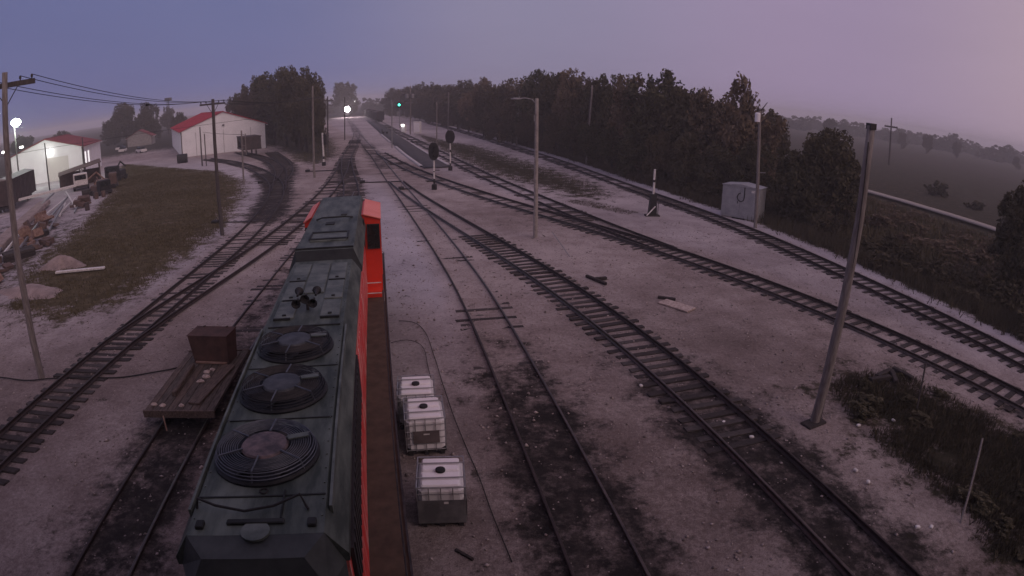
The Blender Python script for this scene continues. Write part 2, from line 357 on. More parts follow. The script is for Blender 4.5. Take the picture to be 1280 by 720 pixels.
def ground_masks(P):
    r = np.hypot(P[:, 0], P[:, 1])
    do, so = dist_to(P, LINES['outer'])
    grass = np.clip((do * so - 3.1) / 0.8 * 0.5 + 0.5, 0, 1)
    grass = np.where(P[:, 1] < 6, np.clip((P[:, 0] - 28.5) / 2, 0, 1), grass)
    for poly, w in ((LAWN, 2.5), (GROVE, 3.0), (STRIP, 5.0), (WEEDS, 2.4)):
        grass = np.maximum(grass, soft_poly(P, poly, w))
    far = np.clip((r - 150) / 40, 0, 1) * np.clip((np.abs(P[:, 0] + P[:, 1] * 0.2) - 26) / 14, 0, 1)
    far = np.maximum(far, np.clip((-P[:, 0] - 105) / 20, 0, 1)); far = np.maximum(far, np.clip((r - 330) / 60, 0, 1))
    far = np.maximum(far, np.clip((-P[:, 0] - 26 + np.clip(P[:, 1] - 20, -40, 0) * 0.4) / 8, 0, 1) * np.clip((60 - P[:, 1]) / 20, 0, 1) * 0.55)
    grass = np.maximum(grass, far)
    dark = np.zeros(len(P))
    def band(line, w, y0, y1, a, fade=3.0):
        d, _ = dist_to(P, LINES[line])
        return np.clip((w - d) / 1.7 + 0.5, 0, 1) * np.clip((P[:, 1] - y0) / fade + 0.5, 0, 1) * np.clip((y1 - P[:, 1]) / fade + 0.5, 0, 1) * a
    dark = np.maximum(dark, band('middle', 1.6, -5, 19.5, 0.80, 8.0))
    dark = np.maximum(dark, band('second', 2.0, -5, 18.8, 0.72, 7.0))
    dark = np.maximum(dark, band('cart', 1.4, -5, 21, 0.80, 4.0))
    dark = np.maximum(dark, band('cart', 0.9, 20, 60, 0.5, 2.0))
    dark = np.maximum(dark, band('left', 1.0, -5, 19, 0.5))
    dark = np.maximum(dark, band('left', 1.9, 43, 76, 0.95))
    dark = np.maximum(dark, band('barn', 1.7, 58, 92, 0.9)); dark = np.maximum(dark, band('barn2', 1.7, 60, 88, 0.85))
    dark = np.maximum(dark, band('loco', 1.6, 50, 96, 0.6)); dark = np.maximum(dark, band('loco', 1.3, 90, 150, 0.45))
    dark = np.maximum(dark, band('middle', 1.6, 76, 120, 0.6)); dark = np.maximum(dark, band('middle', 1.4, 110, 420, 0.45))
    dark = np.maximum(dark, band('main', 1.1, 36, 400, 0.22)); dark = np.maximum(dark, band('third', 1.2, -5, 60, 0.2))
    dark = np.maximum(dark, band('outer', 1.0, 40, 300, 0.2))
    dark = np.maximum(dark, band('third', 1.0, 60, 84, 0.5))
    lawn = soft_poly(P, LAWN, 2.5)
    rank = np.clip(1 - lawn * 1.6, 0, 1)
    dm, sm = dist_to(P, LINES['middle']); dl_, sl_ = dist_to(P, LINES['loco'])
    pale = np.clip(((sm < 0) * (sl_ > 0) * np.minimum(dm, dl_) - .6) / 1.2, 0, 1) * np.clip((P[:, 1] - 11) / 14, 0, 1) * np.clip((75 - P[:, 1]) / 25, 0, 1)
    dt, st_ = dist_to(P, LINES['third'])
    pale = np.maximum(pale, np.clip((dt * st_ - 1.2) / 2, 0, 1) * np.clip((3.4 - do * so) / 1.0, 0, 1) * np.clip((P[:, 1] - 10) / 10, 0, 1) * .42)
    pale = np.maximum(pale, np.clip((do * so - 1.5) / .3, 0, 1) * np.clip((3.6 - do * so) / .4, 0, 1) * (P[:, 1] > 5))
    dc, sc_ = dist_to(P, LINES['left']); pale = np.maximum(pale, np.clip((dc * -sc_ - .9) / 1.2, 0, 1) * np.clip((P[:, 1] - 17) / 12, 0, 1) * np.clip((120 - P[:, 1]) / 30, 0, 1) * .7)
    soil = np.clip((27 - r) / 15, 0, 1) * .9 + (vnoise(P, 4.5, 31) - .5) * .5 * np.clip((45 - r) / 20, 0, 1)  # lens vignette painted into the gravel near the camera, plus random mottling
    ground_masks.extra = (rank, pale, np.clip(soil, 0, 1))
    tone = vnoise(P, 9, 1) * 0.5 + vnoise(P, 3.1, 2) * 0.35 + vnoise(P, 1.1, 3) * 0.15
    return grass, dark, tone

# ------------------------------------------------------------------ ground
def height(P):
    do, so = dist_to(P, LINES['outer'])
    e = do * so
    z = -np.clip((e - 3.5) / 5, 0, 1) * 0.7 * (P[:, 1] > 5)
    rr = np.hypot(P[:, 0], P[:, 1])
    z = z - np.clip((e - 30) / 120, 0, 1) * 2.0 * (P[:, 0] > 0)
    z = z + (vnoise(P, 2.3, 5) - 0.5) * 0.05 + (vnoise(P, 0.7, 6) - 0.5) * 0.02
    lawn = soft_poly(P, LAWN, 6)
    z = z + lawn * 0.35 * vnoise(P, 9, 8)
    z = z + np.clip(rr - 250, 0, 1) * (vnoise(P, 120, 9) - 0.6) * 1.2
    return z
def make_ground():
    az = np.r_[np.arange(-66, 66.01, 0.36), np.arange(68, 293.9, 2.5)]
    rad = np.r_[0.0, np.geomspace(1.2, 2200, 330)]
    A, RR = np.meshgrid(np.radians(az), rad)
    V = np.stack([RR * np.sin(A), RR * np.cos(A)], 2).reshape(-1, 2)
    n, k = len(az), len(rad)
    i = np.arange(k - 1)[:, None] * n + np.arange(n)[None]; j = np.arange(k - 1)[:, None] * n + (np.arange(n)[None] + 1) % n
    Fc = np.stack([i, i + n, j + n, j], 2).reshape(-1, 4)[:, ::-1]
    me = arr_mesh('ground', np.c_[V, height(V)], Fc, None)
    if me.polygons[len(me.polygons) // 2].normal.z < 0: me.flip_normals()
    g, d, t = ground_masks(V)
    at = me.color_attributes.new('zones', 'FLOAT_COLOR', 'POINT')
    at.data.foreach_set('color', np.c_[g, d, t, np.ones(len(g))].astype(np.float32).ravel())
    rk, pa, vg_ = ground_masks.extra
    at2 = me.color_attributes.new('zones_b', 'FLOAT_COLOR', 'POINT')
    at2.data.foreach_set('color', np.c_[rk, pa, vg_, np.ones(len(g))].astype(np.float32).ravel())
    me.polygons.foreach_set('use_smooth', np.ones(len(me.polygons), bool))
    m = bpy.data.materials.new('ground'); m.use_nodes = True; N, L = m.node_tree.nodes, m.node_tree.links; b = N['Principled BSDF']
    b.inputs['Roughness'].default_value = 0.95; b.inputs['Specular IOR Level'].default_value = 0.15
    at_ = N.new('ShaderNodeAttribute'); at_.attribute_name = 'zones'
    sp = N.new('ShaderNodeSeparateColor'); L.new(at_.outputs['Color'], sp.inputs['Color'])
    geo = N.new('ShaderNodeNewGeometry')
    def noise(sc, det=5, ro=0.6):
        q = N.new('ShaderNodeTexNoise'); q.inputs['Scale'].default_value = sc; q.inputs['Detail'].default_value = det; q.inputs['Roughness'].default_value = ro
        L.new(geo.outputs['Position'], q.inputs['Vector']); return q.outputs['Fac']
    def math_(op, a, b_):
        q = N.new('ShaderNodeMath'); q.operation = op
        for s_, x in zip(q.inputs, (a, b_)):
            if isinstance(x, (int, float)): s_.default_value = x
            else: L.new(x, s_)
        return q.outputs[0]
    def ramp_(f, stops):
        q = N.new('ShaderNodeValToRGB'); el = q.color_ramp.elements
        el[0].position, el[0].color = stops[0][0], (*stops[0][1], 1); el[1].position, el[1].color = stops[-1][0], (*stops[-1][1], 1)
        for p_, c_ in stops[1:-1]: w = el.new(p_); w.color = (*c_, 1)
        L.new(f, q.inputs['Fac']); return q.outputs['Color']
    def mix_(f, a, b_):
        q = N.new('ShaderNodeMix'); q.data_type = 'RGBA'; L.new(f, q.inputs['Factor']); L.new(a, q.inputs['A']); L.new(b_, q.inputs['B']); return q.outputs['Result']
    tone = math_('ADD', math_('MULTIPLY', sp.outputs['Blue'], 0.35), math_('MULTIPLY', noise(0.55, 6, 0.7), 0.45))
    fine = noise(7, 5, 0.75); stone = noise(30, 3, 0.75)
    tone = math_('ADD', math_('SUBTRACT', tone, 0.13), math_('ADD', math_('MULTIPLY', fine, 0.42), math_('MULTIPLY', stone, 0.34)))
    gravel = ramp_(tone, [(0.38, (0.082, 0.063, 0.057)), (0.50, (0.205, 0.163, 0.152)), (0.62, (0.305, 0.252, 0.240)), (0.80, (0.50, 0.435, 0.42))])
    grassc = ramp_(noise(1.3, 6, 0.65), [(0.3, (0.052, 0.042, 0.022)), (0.5, (0.10, 0.080, 0.042)), (0.75, (0.165, 0.130, 0.078))])
    darkc = ramp_(noise(1.6, 6, 0.75), [(0.3, (0.014, 0.013, 0.013)), (0.48, (0.030, 0.026, 0.025)), (0.60, (0.070, 0.058, 0.055)), (0.74, (0.17, 0.142, 0.136))])
    atb = N.new('ShaderNodeAttribute'); atb.attribute_name = 'zones_b'; spb = N.new('ShaderNodeSeparateColor'); L.new(atb.outputs['Color'], spb.inputs['Color'])
    rankc = ramp_(noise(0.8, 6, 0.7), [(0.3, (0.020, 0.019, 0.012)), (0.5, (0.040, 0.036, 0.022)), (0.72, (0.075, 0.060, 0.040))])
    grassc = mix_(spb.outputs['Red'], grassc, rankc)
    palec = ramp_(tone, [(0.38, (0.20, 0.18, 0.195)), (0.55, (0.375, 0.345, 0.375)), (0.80, (0.56, 0.53, 0.565))])
    gravel = mix_(spb.outputs['Green'], gravel, palec)
    vignettec = ramp_(tone, [(0.38, (0.048, 0.036, 0.032)), (0.52, (0.115, 0.086, 0.077)), (0.66, (0.19, 0.150, 0.138)), (0.82, (0.40, 0.34, 0.32))])  # darker browner gravel carrying the painted vignette
    gravel = mix_(spb.outputs['Blue'], gravel, vignettec)
    edge = math_('MULTIPLY', math_('SUBTRACT', math_('ADD', math_('MULTIPLY', noise(0.75, 6, 0.72), 0.7), math_('MULTIPLY', noise(4, 4, 0.7), 0.3)), 0.5), 3.4)
    def zone(ch, w):
        q = N.new('ShaderNodeMapRange'); q.interpolation_type = 'SMOOTHSTEP'; q.inputs['From Min'].default_value = 0.5 - w; q.inputs['From Max'].default_value = 0.5 + w
        L.new(math_('ADD', sp.outputs[ch], edge), q.inputs['Value']); return q.outputs['Result']
    col = mix_(zone('Green', 0.34), gravel, darkc)
    col = mix_(zone('Red', 0.25), col, grassc)
    L.new(col, b.inputs['Base Color'])
    bp = N.new('ShaderNodeBump'); bp.inputs['Strength'].default_value = 1.0; bp.inputs['Distance'].default_value = 0.09
    L.new(math_('ADD', fine, math_('MULTIPLY', stone, 0.6)), bp.inputs['Height']); L.new(bp.outputs['Normal'], b.inputs['Normal'])
    me.materials.append(m)
    o = link('ground', me); tag(o, 'pinkish grey gravel yard with oily dark patches and rough grass', kind='structure')
make_ground()

# ------------------------------------------------------------------ tracks
def offset_line(Q, o):
    T = np.gradient(Q, axis=0); T /= np.hypot(T[:, 0], T[:, 1])[:, None]
    return Q + np.stack([T[:, 1], -T[:, 0]], 1) * o
RAILP = [(-.07, 0), (.07, 0), (.07, .016), (.014, .035), (.014, .125), (.037, .135), (.037, .165), (.028, .172), (-.028, .172), (-.037, .165), (-.037, .135), (-.014, .125), (-.014, .035), (-.07, .016)]
def sweep(Q, prof, z):
    T = np.gradient(Q, axis=0); T /= np.hypot(T[:, 0], T[:, 1])[:, None]; Nn = np.stack([T[:, 1], -T[:, 0]], 1)
    k = len(prof); V = np.concatenate([np.c_[Q + Nn * px, np.full(len(Q), z + pz)][:, None] for px, pz in prof], 1).reshape(-1, 3)
    i = np.arange(len(Q) - 1)[:, None] * k; a = np.arange(k)[None]; b = (a + 1) % k
    return V, np.stack([i + a, i + b, i + b + k, i + a + k], 2).reshape(-1, 4)
def tie_mesh(name, L, m, seed):
    r = random.Random(seed); mb = MB(); w, h = 0.125, 0.17
    mb.bbox(-L / 2, L / 2, -w, w, -h, 0, 0.012)
    mb.v = [(x + r.uniform(-.03, .03) * (abs(x) > L / 2 - .05), y + r.uniform(-.012, .012), z + r.uniform(-.008, .004)) for x, y, z in mb.v]
    return mb.mesh(name, m)
TIE = [tie_mesh('tie', 2.6 + 0.08 * (i % 3 - 1), 'tie' if i % 3 else 'tie_grey', i) for i in range(5)]
ALLTIES = []
def track(key, label, rail_z, tie_z, spread, spacing=0.56, rails=('rail', 'rail'), skip=None, near=72, jit=0.03, y0=None, dz=0.0, tie_from=None, thin=0.0, gap=1.5, thin_from=45, tie_to=None):
    Q = LINES[key]
    root = thing('railway_track', label, 'railway track', (float(Q[0][0]), float(Q[0][1]), 0), 0, 'railway tracks of the yard')
    ox, oy = Q[0]
    for s, rm in zip((-1, 1), rails):
        V, Fc = sweep(offset_line(Q, s * 0.753), RAILP, rail_z + dz); V[:, 0] -= ox; V[:, 1] -= oy
        me = arr_mesh('rail', V, Fc, rm); link('rail', me, root)
    d = np.r_[0, np.cumsum(np.hypot(*np.diff(Q, axis=0).T))]
    T = np.gradient(Q, axis=0)
    far = MB(); r = random.Random(hash(key) % 1 + len(key) * 17)
    s = 0.3; n = 0
    while s < d[-1]:
        x = float(np.interp(s, d, Q[:, 0])); y = float(np.interp(s, d, Q[:, 1]))
        tx = float(np.interp(s, d, T[:, 0])); ty = float(np.interp(s, d, T[:, 1]))
        s += spacing * r.uniform(0.9, 1.1)
        if y < 1 or (tie_from and y < tie_from): continue
        if thin and y > thin_from and r.random() < thin: continue
        if tie_to and y > tie_to: continue
        if skip is not None:
            q = LINES[skip]
            if np.min(np.hypot(q[:, 0] - x, q[:, 1] - y)) < gap: continue
        ang = math.atan2(-tx, ty) + r.gauss(0, jit)
        z = tie_z + r.gauss(0, spread) + dz
        if z < -0.045: continue
        off = r.gauss(0, 0.06)
        if math.hypot(x, y) < near and n < 298:
            link('tie', r.choice(TIE), root, (x - ox + off * math.cos(ang), y - oy + off * math.sin(ang), z), (r.gauss(0, .012), r.gauss(0, .006), ang)); n += 1
        elif y < 210:
            M = Matrix.Translation((x - ox, y - oy, z)) @ Matrix.Rotation(ang, 4, 'Z'); far.box(-1.3, 1.3, -.11, .11, -.12, 0, M)
    if far.v: tag(far.build('distant_ties', 'tie', root), kind='stuff')
    return root
track('left', 'leftmost rusty track running past the lawn and curving to the red roofed building', 0.06, 0.045, 0.02)
track('leftlink', 'track branching off beside the lawn track towards the distant headlight', 0.06, 0.035, 0.02, skip='left', dz=0.004, thin=.3, gap=2.3)
track('barn', 'dark track curving left to the hopper wagon by the white building', 0.05, 0.05, 0.01, skip='left', dz=-0.004, near=95)
track('barn2', 'short siding fanning out furthest from the lawn beside the grove', 0.05, 0.05, 0.01, skip='barn', dz=0.008, near=95)
track('loco', 'track under the orange locomotive running on to the far yard throat', 0.03, 0.03, 0.012, dz=0.006, thin=.35, skip='middle')
track('cart', 'half buried track carrying the rusty push car', -0.06, -0.02, 0.02, rails=('rail', 'rail_used'), skip='loco', dz=0.002, tie_from=16.5)
track('middle', 'thin half buried track just beyond the white tote tanks', -0.05, -0.020, 0.018, rails=('rail', 'rail_used'), dz=-0.002, tie_from=17)
track('second', 'track with open ladder like ties crossing the middle of the gravel yard', 0.05, 0.055, 0.010, spacing=0.60, skip='middle', rails=('rail_used', 'rail'), dz=0.004, tie_from=13.2, tie_to=38.5)
track('third', 'heavy dark track curving past the tall leaning pole', 0.05, 0.045, 0.012, spacing=0.62, rails=('rail_used', 'rail'), dz=-0.006, thin=.62, thin_from=44)
track('main', 'straight far track with the standing freight train', 0.05, 0.045, 0.012, skip='third', dz=0.01, spacing=0.62, thin=.55, thin_from=46)
track('outer', 'outermost track along the pale ballast shoulder and the tree line', 0.06, 0.055, 0.012, spacing=0.62, dz=0.0, thin=.5, thin_from=62)

# thrown point blades with tie bars (switch rods) lying across the throat
def switch_rod(x, y, ang, L, label):
    t = thing('switch_rod', label, 'switch rod', (x, y, 0), ang, 'switch rods between the rails')
    MB().box(-L / 2, L / 2, -.09, .09, .02, .13).build('rod', 'steel_dark', t)
    MB().bbox(-L / 2 - .45, -L / 2 + .12, -.28, .28, .0, .32, .05).build('throw_box', 'black', t)
    MB().tube([(-L / 2 - .15, 0, .3), (-L / 2 - .15, .35, .5)], .03).build('lever', 'steel_dark', t)
switch_rod(-24.3, 75.5, 0.1, 5.0, 'dark switch rod across the ladder track nearest the white banded mast')
switch_rod(-14.2, 63.8, 0.12, 4.2, 'dark switch rod on pale gravel beside the far end of the locomotive')
switch_rod(-27.5, 66.0, 0.15, 4.0, 'dark switch rod lying across the track curve beside the grove pole')
switch_rod(-22.0, 43.3, 0.1, 3.4, 'dark switch rod at the edge of the lawn below the curve')
switch_rod(-10.4, 58.6, 0.2, 1.2, 'short black throw box on gravel just past the cab')

# ------------------------------------------------------------------ platform strip
def platform():
    c = smooth_line([(-9.7, 76.5), (-15.5, 95), (-20.4, 112), (-31.5, 150), (-49.5, 213), (-62, 256)], 2.0, 4)
    root = tag(link('platform_path', arr_mesh('platform_path', *sweep(c, [(-1.75, -.1), (1.75, -.1), (1.75, .16), (-1.75, .16)], 0), 'asphalt')), 'dark asphalt platform strip between the tracks', kind='structure')
    for y0, y1, off in ((77, 112, -1.85), (122, 152, -1.85), (77, 118, 1.85)):
        sel = c[(c[:, 1] > y0) & (c[:, 1] < y1)]
        link('edge_board', arr_mesh('edge_board', *sweep(offset_line(sel, off), [(-.2, -.1), (.2, -.1), (.2, .2), (-.2, .2)], 0), 'pale_edge'), root)
platform()
MB().box(-2.0, 2.0, -.12, .12, 0, .1, Matrix.Translation((-24.6, 106.5, 0)) @ Matrix.Rotation(.1, 4, 'Z')).build('crossing_timber', 'pale_edge')
tag(bpy.data.objects['crossing_timber'], 'pale timber across the rails at the platform end', 'timber')

# ------------------------------------------------------------------ the diesel shop behind the camera (carries the camera)
def shop():
    t = thing('diesel_shop', 'tall plain workshop building behind the viewpoint', 'building', (0, -0.6, 0))
    MB().box(-14, 14, -26, -0.25, 0, 11.4).build('wall', 'shop_wall', t)
    MB().prism([(-14.5, 11.4), (14.5, 11.4), (0, 13.4)], -26.3, 0.9).build('roof', 'galv', t)
    for i, x in enumerate((-8.0, -1.1, 4.5)):
        d = MB().box(x - 2.1, x + 2.1, -0.249, -0.12, 0, 5.4).build('door', 'brown_sheet', t)
        MB().box(x - 1.6, x + 1.6, -0.119, -0.08, 3.6, 4.6).build('pane', 'glass_dark', d)
    MB().tube([(0, -.15, 9.35), (0, .3, 9.3)], .03).build('camera_bracket', 'galv', t)
shop()

# ------------------------------------------------------------------ locomotive
def locomotive():
    L = thing('locomotive', 'long orange diesel locomotive with dark green roof and three round fans', 'locomotive', (-2.67, 4.1, 0.2), math.atan2(.226, 1))
    # all lengths along +y; z here counts from the railhead, railhead is about 0.2 above the yard
    dz = -0.2
    def Z(z): return z + dz
    # frame, walkway
    fr = MB().box(-1.56, 1.56, -1.6, 23.4, Z(1.42), Z(1.70)).build('frame', 'steel_dark', L)
    MB().box(-1.60, 1.70, -1.62, 23.42, Z(1.703), Z(1.78)).build('walkway', 'deck_brown', L)
    for s in (-1, 1):
        MB().box((1.70 if s > 0 else -1.60) - .02, (1.70 if s > 0 else -1.60) + .02, -1.62, 23.42, Z(1.50), Z(1.83)).build('sill_edge', 'steel_dark', L)
    MB().bbox(-1.35, 1.35, 8, 14, Z(.45), Z(1.40), .1).build('fuel_tank', 'black', L)
    for yc in (3.6, 18.6):
        tr = MB().box(-1.15, 1.15, yc - 2.4, yc + 2.4, Z(.75), Z(1.2)).build('truck_frame', 'steel_dark', L)
        for k in (-1.75, 0, 1.75):
            for s in (-1, 1):
                MB().lathe([(0.001, -.07), (.5, -.07), (.5, .03), (.53, .03), (.53, .07), (.001, .07)], 20, M=Matrix.Translation((s * .74, yc + k, Z(.5) + .2)) @ Matrix.Rotation(R(90), 4, 'Y')).build('wheel', 'steel_dark', tr)
    for y, s in ((-1.9, -1), (23.7, 1)):
        MB().bbox(-.18, .18, y - .35, y + .35, Z(.85), Z(1.2), .04).build('coupler', 'steel_dark', L)
    # long hood: orange walls
    hood = MB()
    hood.box(-.95, 1.0, .55, 17.6, Z(1.782), Z(4.30))
    hb = hood.build('long_hood', 'loco_orange', L)
    # door seams as raised door panels along the side
    for s in (-1, 1):
        for i in range(11):
            y = 6.9 + i * .95
            MB().box(*((1.001, 1.015) if s > 0 else (-.965, -.951)), y, y + .88, Z(1.95), Z(3.75)).build('hood_door', 'loco_orange', hb)
        MB().box(*((1.001, 1.055) if s > 0 else (-1.005, -.951)), .75, 6.3, Z(3.35), Z(4.22)).build('radiator_shutter', 'black', hb)
        for i in range(22):
            y = .9 + i * .245
            MB().box(*((1.056, 1.07) if s > 0 else (-1.02, -1.006)), y, y + .12, Z(3.4), Z(4.18)).build('louver', 'steel_dark', hb)
    # roof: flat centre, sloping shoulders
    def roofprof(w, sh, z0, z1): return [(-sh, z0), (sh, z0), (sh, z0 + .12), (w, z1), (-w, z1), (-sh, z0 + .12)]
    rf = MB().prism(roofprof(.80, 1.03, Z(4.302), Z(4.75)), .45, 11.6).build('roof', 'loco_roof', L)
    # rear end: chamfered nose of the hood, dark
    e = MB()
    e.add([(-.98, .449, Z(4.30)), (.98, .449, Z(4.30)), (.80, .449, Z(4.748)), (-.80, .449, Z(4.748)),
           (-.80, .02, Z(4.28)), (.80, .02, Z(4.28)), (.58, .16, Z(4.66)), (-.58, .16, Z(4.66)),
           (-.92, .449, Z(1.78)), (.92, .449, Z(1.78)), (.80, .02, Z(1.78)), (-.80, .02, Z(1.78))],
          [(3, 2, 6, 7), (7, 6, 5, 4), (2, 1, 5, 6), (0, 3, 7, 4), (0, 4, 11, 8), (1, 9, 10, 5), (4, 5, 10, 11), (8, 11, 10, 9), (0, 8, 9, 1), (0, 1, 2, 3)])
    re_ = e.build('rear_end', 'loco_roof_dark', L)
    MB().bbox(-.34, .34, .62, .70, Z(4.751), Z(4.79), .01).build('slot_vent', 'loco_lip', rf)
    MB().lathe([(.001, 0), (.17, 0), (.17, .03), (.001, .035)], 18, (0.02, .5, Z(4.745))).build('cover_plate', 'loco_hatch', rf)
    for s in (-1, 1): MB().bbox(s * .66 - .05, s * .66 + .05, .55, .68, Z(4.751), Z(4.80), .01).build('lift_lug', 'loco_lip', rf)
    MB().tube([(-.78, .95, Z(4.74)), (-.72, .92, Z(4.92)), (-.5, .86, Z(4.86)), (-.15, .82, Z(4.80)), (.2, .88, Z(4.82)), (.52, .95, Z(4.92)), (.60, .86, Z(4.76))], .017).build('hose_loop', 'black', rf)
    MB().ring(.05, .012, Z(4.76), 14, 5, (.02, 1.25)).build('lift_ring', 'black', rf)
    MB().box(.28, .30, .72, 1.25, Z(4.751), Z(4.775)).build('seam', 'loco_lip', rf)
    # side gutters along the radiator roof
    for s in (-1, 1):
        MB().box(s * .86 - .018, s * .86 + .018, .9, 6.6, Z(4.60), Z(4.77)).build('gutter', 'loco_hatch', rf)
    MB().box(-.74, .74, 6.62, 6.66, Z(4.751), Z(4.775)).build('seam', 'loco_lip', rf)
    for y in (1.15, 2.98, 4.74):
        MB().box(-.79, .79, y - .012, y + .012, Z(4.751), Z(4.764)).build('seam', 'loco_lip', rf)
    for s in (-1, 1):
        br = MB()
        for k in range(34): br.lathe([(.014, 0), (.012, .012), (.001, .014)], 6, (s * .765, .75 + k * .315, Z(4.751)))
        tag(br.build('rivet_row', 'loco_hatch', rf), kind='stuff')
        br = MB()
        for k in range(28): br.lathe([(.014, 0), (.012, .012), (.001, .014)], 6, (s * .80, 12.2 + k * .315, Z(4.981)))
        tag(br.build('rivet_row', 'loco_hatch', rf), kind='stuff')
    # radiator fans
    fan_hub = ('fan_hub_red', 'fan_hub', 'fan_hub')
    for i, y in enumerate((2.05, 3.85, 5.60)):
        zf = Z(4.751); FX = -.05
        for q, zz in enumerate((.09, .13, .17)): MB().ring(.69 - .018 * q, .009, zf + zz, 44, 4, (FX, y)).build('guard_ring', 'grille_wire' if i == 0 else 'fan_black', rf)
        f = MB().lathe([(.64, 0), (.72, 0), (.72, .03), (.69, .06), (.67, .06), (.64, .02)], 44, (FX, y, zf)).build('radiator_fan', 'fan_black', rf)
        MB().lathe([(.001, 0), (.66, 0), (.66, .004), (.001, .004)], 40, (FX, y, zf)).build('fan_well', 'fan_black', f)
        for k in range(6):
            a = k * math.pi / 3 + .3 * i
            M = Matrix.Translation((FX, y, zf + .06)) @ Matrix.Rotation(a, 4, 'Z') @ Matrix.Rotation(R(28), 4, 'X')
            MB().box(.24, .57, -.10, .10, -.004, .004, M).build('blade', 'steel_dark', f)
        for k in range(9):
            rr = .37 + k * .031
            MB().ring(rr, .007, zf + .178, 44, 4, (FX, y)).build('guard_ring', 'grille_wire' if i == 0 else 'steel_dark', f)
        for k in range(6):
            a = k * math.pi / 3 + .4
            MB().tube([(FX + .30 * math.cos(a), y + .30 * math.sin(a), zf + .19), (FX + .63 * math.cos(a), y + .63 * math.sin(a), zf + .18), (FX + .70 * math.cos(a), y + .70 * math.sin(a), zf + .02)], .014, 5).build('guard_bar', 'grille_wire', f)
        MB().lathe([(.001, .0), (.315, .0), (.325, .03), (.30, .055), (.001, .075)], 32, (FX, y, zf + .13)).build('hub', fan_hub[i], f)
        # bent service plate beside each fan
        MB().box(.32, .60, -.05, .05, 0, .02, Matrix.Translation((FX, y, zf + .20)) @ Matrix.Rotation(.25 - .1 * i, 4, 'Z')).build('name_plate', 'loco_hatch', f)
    # roof hatches between the fans and the raised section
    for (x0, x1, y0, y1) in ((-.70, -.28, 7.1, 8.15), (.28, .70, 7.1, 8.15), (-.70, -.28, 8.25, 9.6), (.28, .70, 8.25, 9.6), (-.70, -.28, 9.7, 11.2), (.28, .70, 9.7, 11.2), (-.24, .24, 8.7, 11.2)):
        h = MB().bbox(x0, x1, y0, y1, Z(4.751), Z(4.785), .012).build('roof_hatch', 'loco_hatch', rf)
        MB().box((x0 + x1) / 2 - .04, (x0 + x1) / 2 + .04, y0 + .1, y0 + .16, Z(4.786), Z(4.81)).build('latch', 'loco_lip', h)
    for (x0, x1, y) in ((-.66, -.24, 8.2), (.30, .70, 7.05), (-.70, -.34, 7.05), (.3, .7, 9.65), (-.7, -.3, 9.65)):
        MB().box(x0, x1, y - .022, y + .022, Z(4.751), Z(4.80)).build('grab_bar', 'loco_lip', rf)
    # horn: five trumpets on a stem
    hn = MB().tube([(-.02, 7.62, Z(4.75)), (-.02, 7.62, Z(5.02))], .035, 8).build('horn_stem', 'steel_dark', rf)
    for dx, dy, lz in ((-.20, 1, .07), (.20, 1, .07), (-.20, -1, .0), (.16, -1, .0), (0, -1, .10)):
        z = Z(5.0) + lz
        MB().lathe([(.025, 0), (.03, .16), (.055, .27), (.10, .33), (.085, .33), (.001, .20)], 16, M=Matrix.Translation((dx - .02, 7.62, z)) @ Matrix.Rotation(R(-90 * dy), 4, 'X')).build('trumpet', 'black', hn)
    # raised dynamic-brake section with a dark lip towards the radiator end
    rs = MB().prism(roofprof(.84, 1.06, Z(4.303), Z(4.98)), 11.9, 21.2).build('raised_roof', 'loco_roof', L)
    lip = MB()
    lip.add([(-1.05, 11.899, Z(4.30)), (1.05, 11.899, Z(4.30)), (1.05, 11.899, Z(4.42)), (.84, 11.899, Z(4.978)), (-.84, 11.899, Z(4.978)), (-1.05, 11.899, Z(4.42)),
             (-.99, 11.601, Z(4.30)), (.99, 11.601, Z(4.30)), (.99, 11.601, Z(4.40)), (.79, 11.601, Z(4.748)), (-.79, 11.601, Z(4.748)), (-.99, 11.601, Z(4.40))],
            [(3, 4, 10, 9), (2, 3, 9, 8), (4, 5, 11, 10), (1, 2, 8, 7), (5, 0, 6, 11), (0, 1, 7, 6), (6, 7, 8, 9, 10, 11), (5, 4, 3, 2, 1, 0)])
    lip.build('roof_step', 'loco_lip', L)
    MB().box(-.84, .84, 12.0, 12.06, Z(4.981), Z(5.03)).build('step_flange', 'loco_lip', rs)
    ht = MB().bbox(-.52, .60, 12.9, 14.0, Z(4.981), Z(5.03), .015).build('brake_hatch', 'loco_hatch', rs)
    for y in (12.95, 13.86): MB().box(-.52, .58, y, y + .13, Z(5.031), Z(5.06)).build('hatch_frame', 'loco_lip', ht)
    for x in (-.55, .60): MB().box(x, x + .05, 12.95, 13.99, Z(5.031), Z(5.06)).build('hatch_frame', 'loco_lip', ht)
    MB().box(-.24, .06, 15.3, 15.7, Z(4.981), Z(5.01)).build('roof_vent', 'loco_lip', rs)
    MB().tube([(-.62, 16.2, Z(5.0)), (-.4, 16.0, Z(5.10)), (0, 15.92, Z(5.12)), (.4, 16.05, Z(5.10)), (.64, 16.4, Z(5.0))], .03).build('curved_bar', 'loco_lip', rs)
    MB().bbox(.2, .42, 16.9, 17.2, Z(4.981), Z(5.03), .01).build('antenna_base', 'loco_roof_dark', rs)
    # cab, wider than the hood
    cab = MB()
    cab.prism([(-1.27, Z(1.782)), (1.62, Z(1.782)), (1.62, Z(4.62)), (1.0, Z(4.80)), (-1.0, Z(4.80)), (-1.27, Z(4.60))], 17.7, 20.9)
    cb = cab.build('cab', 'loco_cab_orange', L)
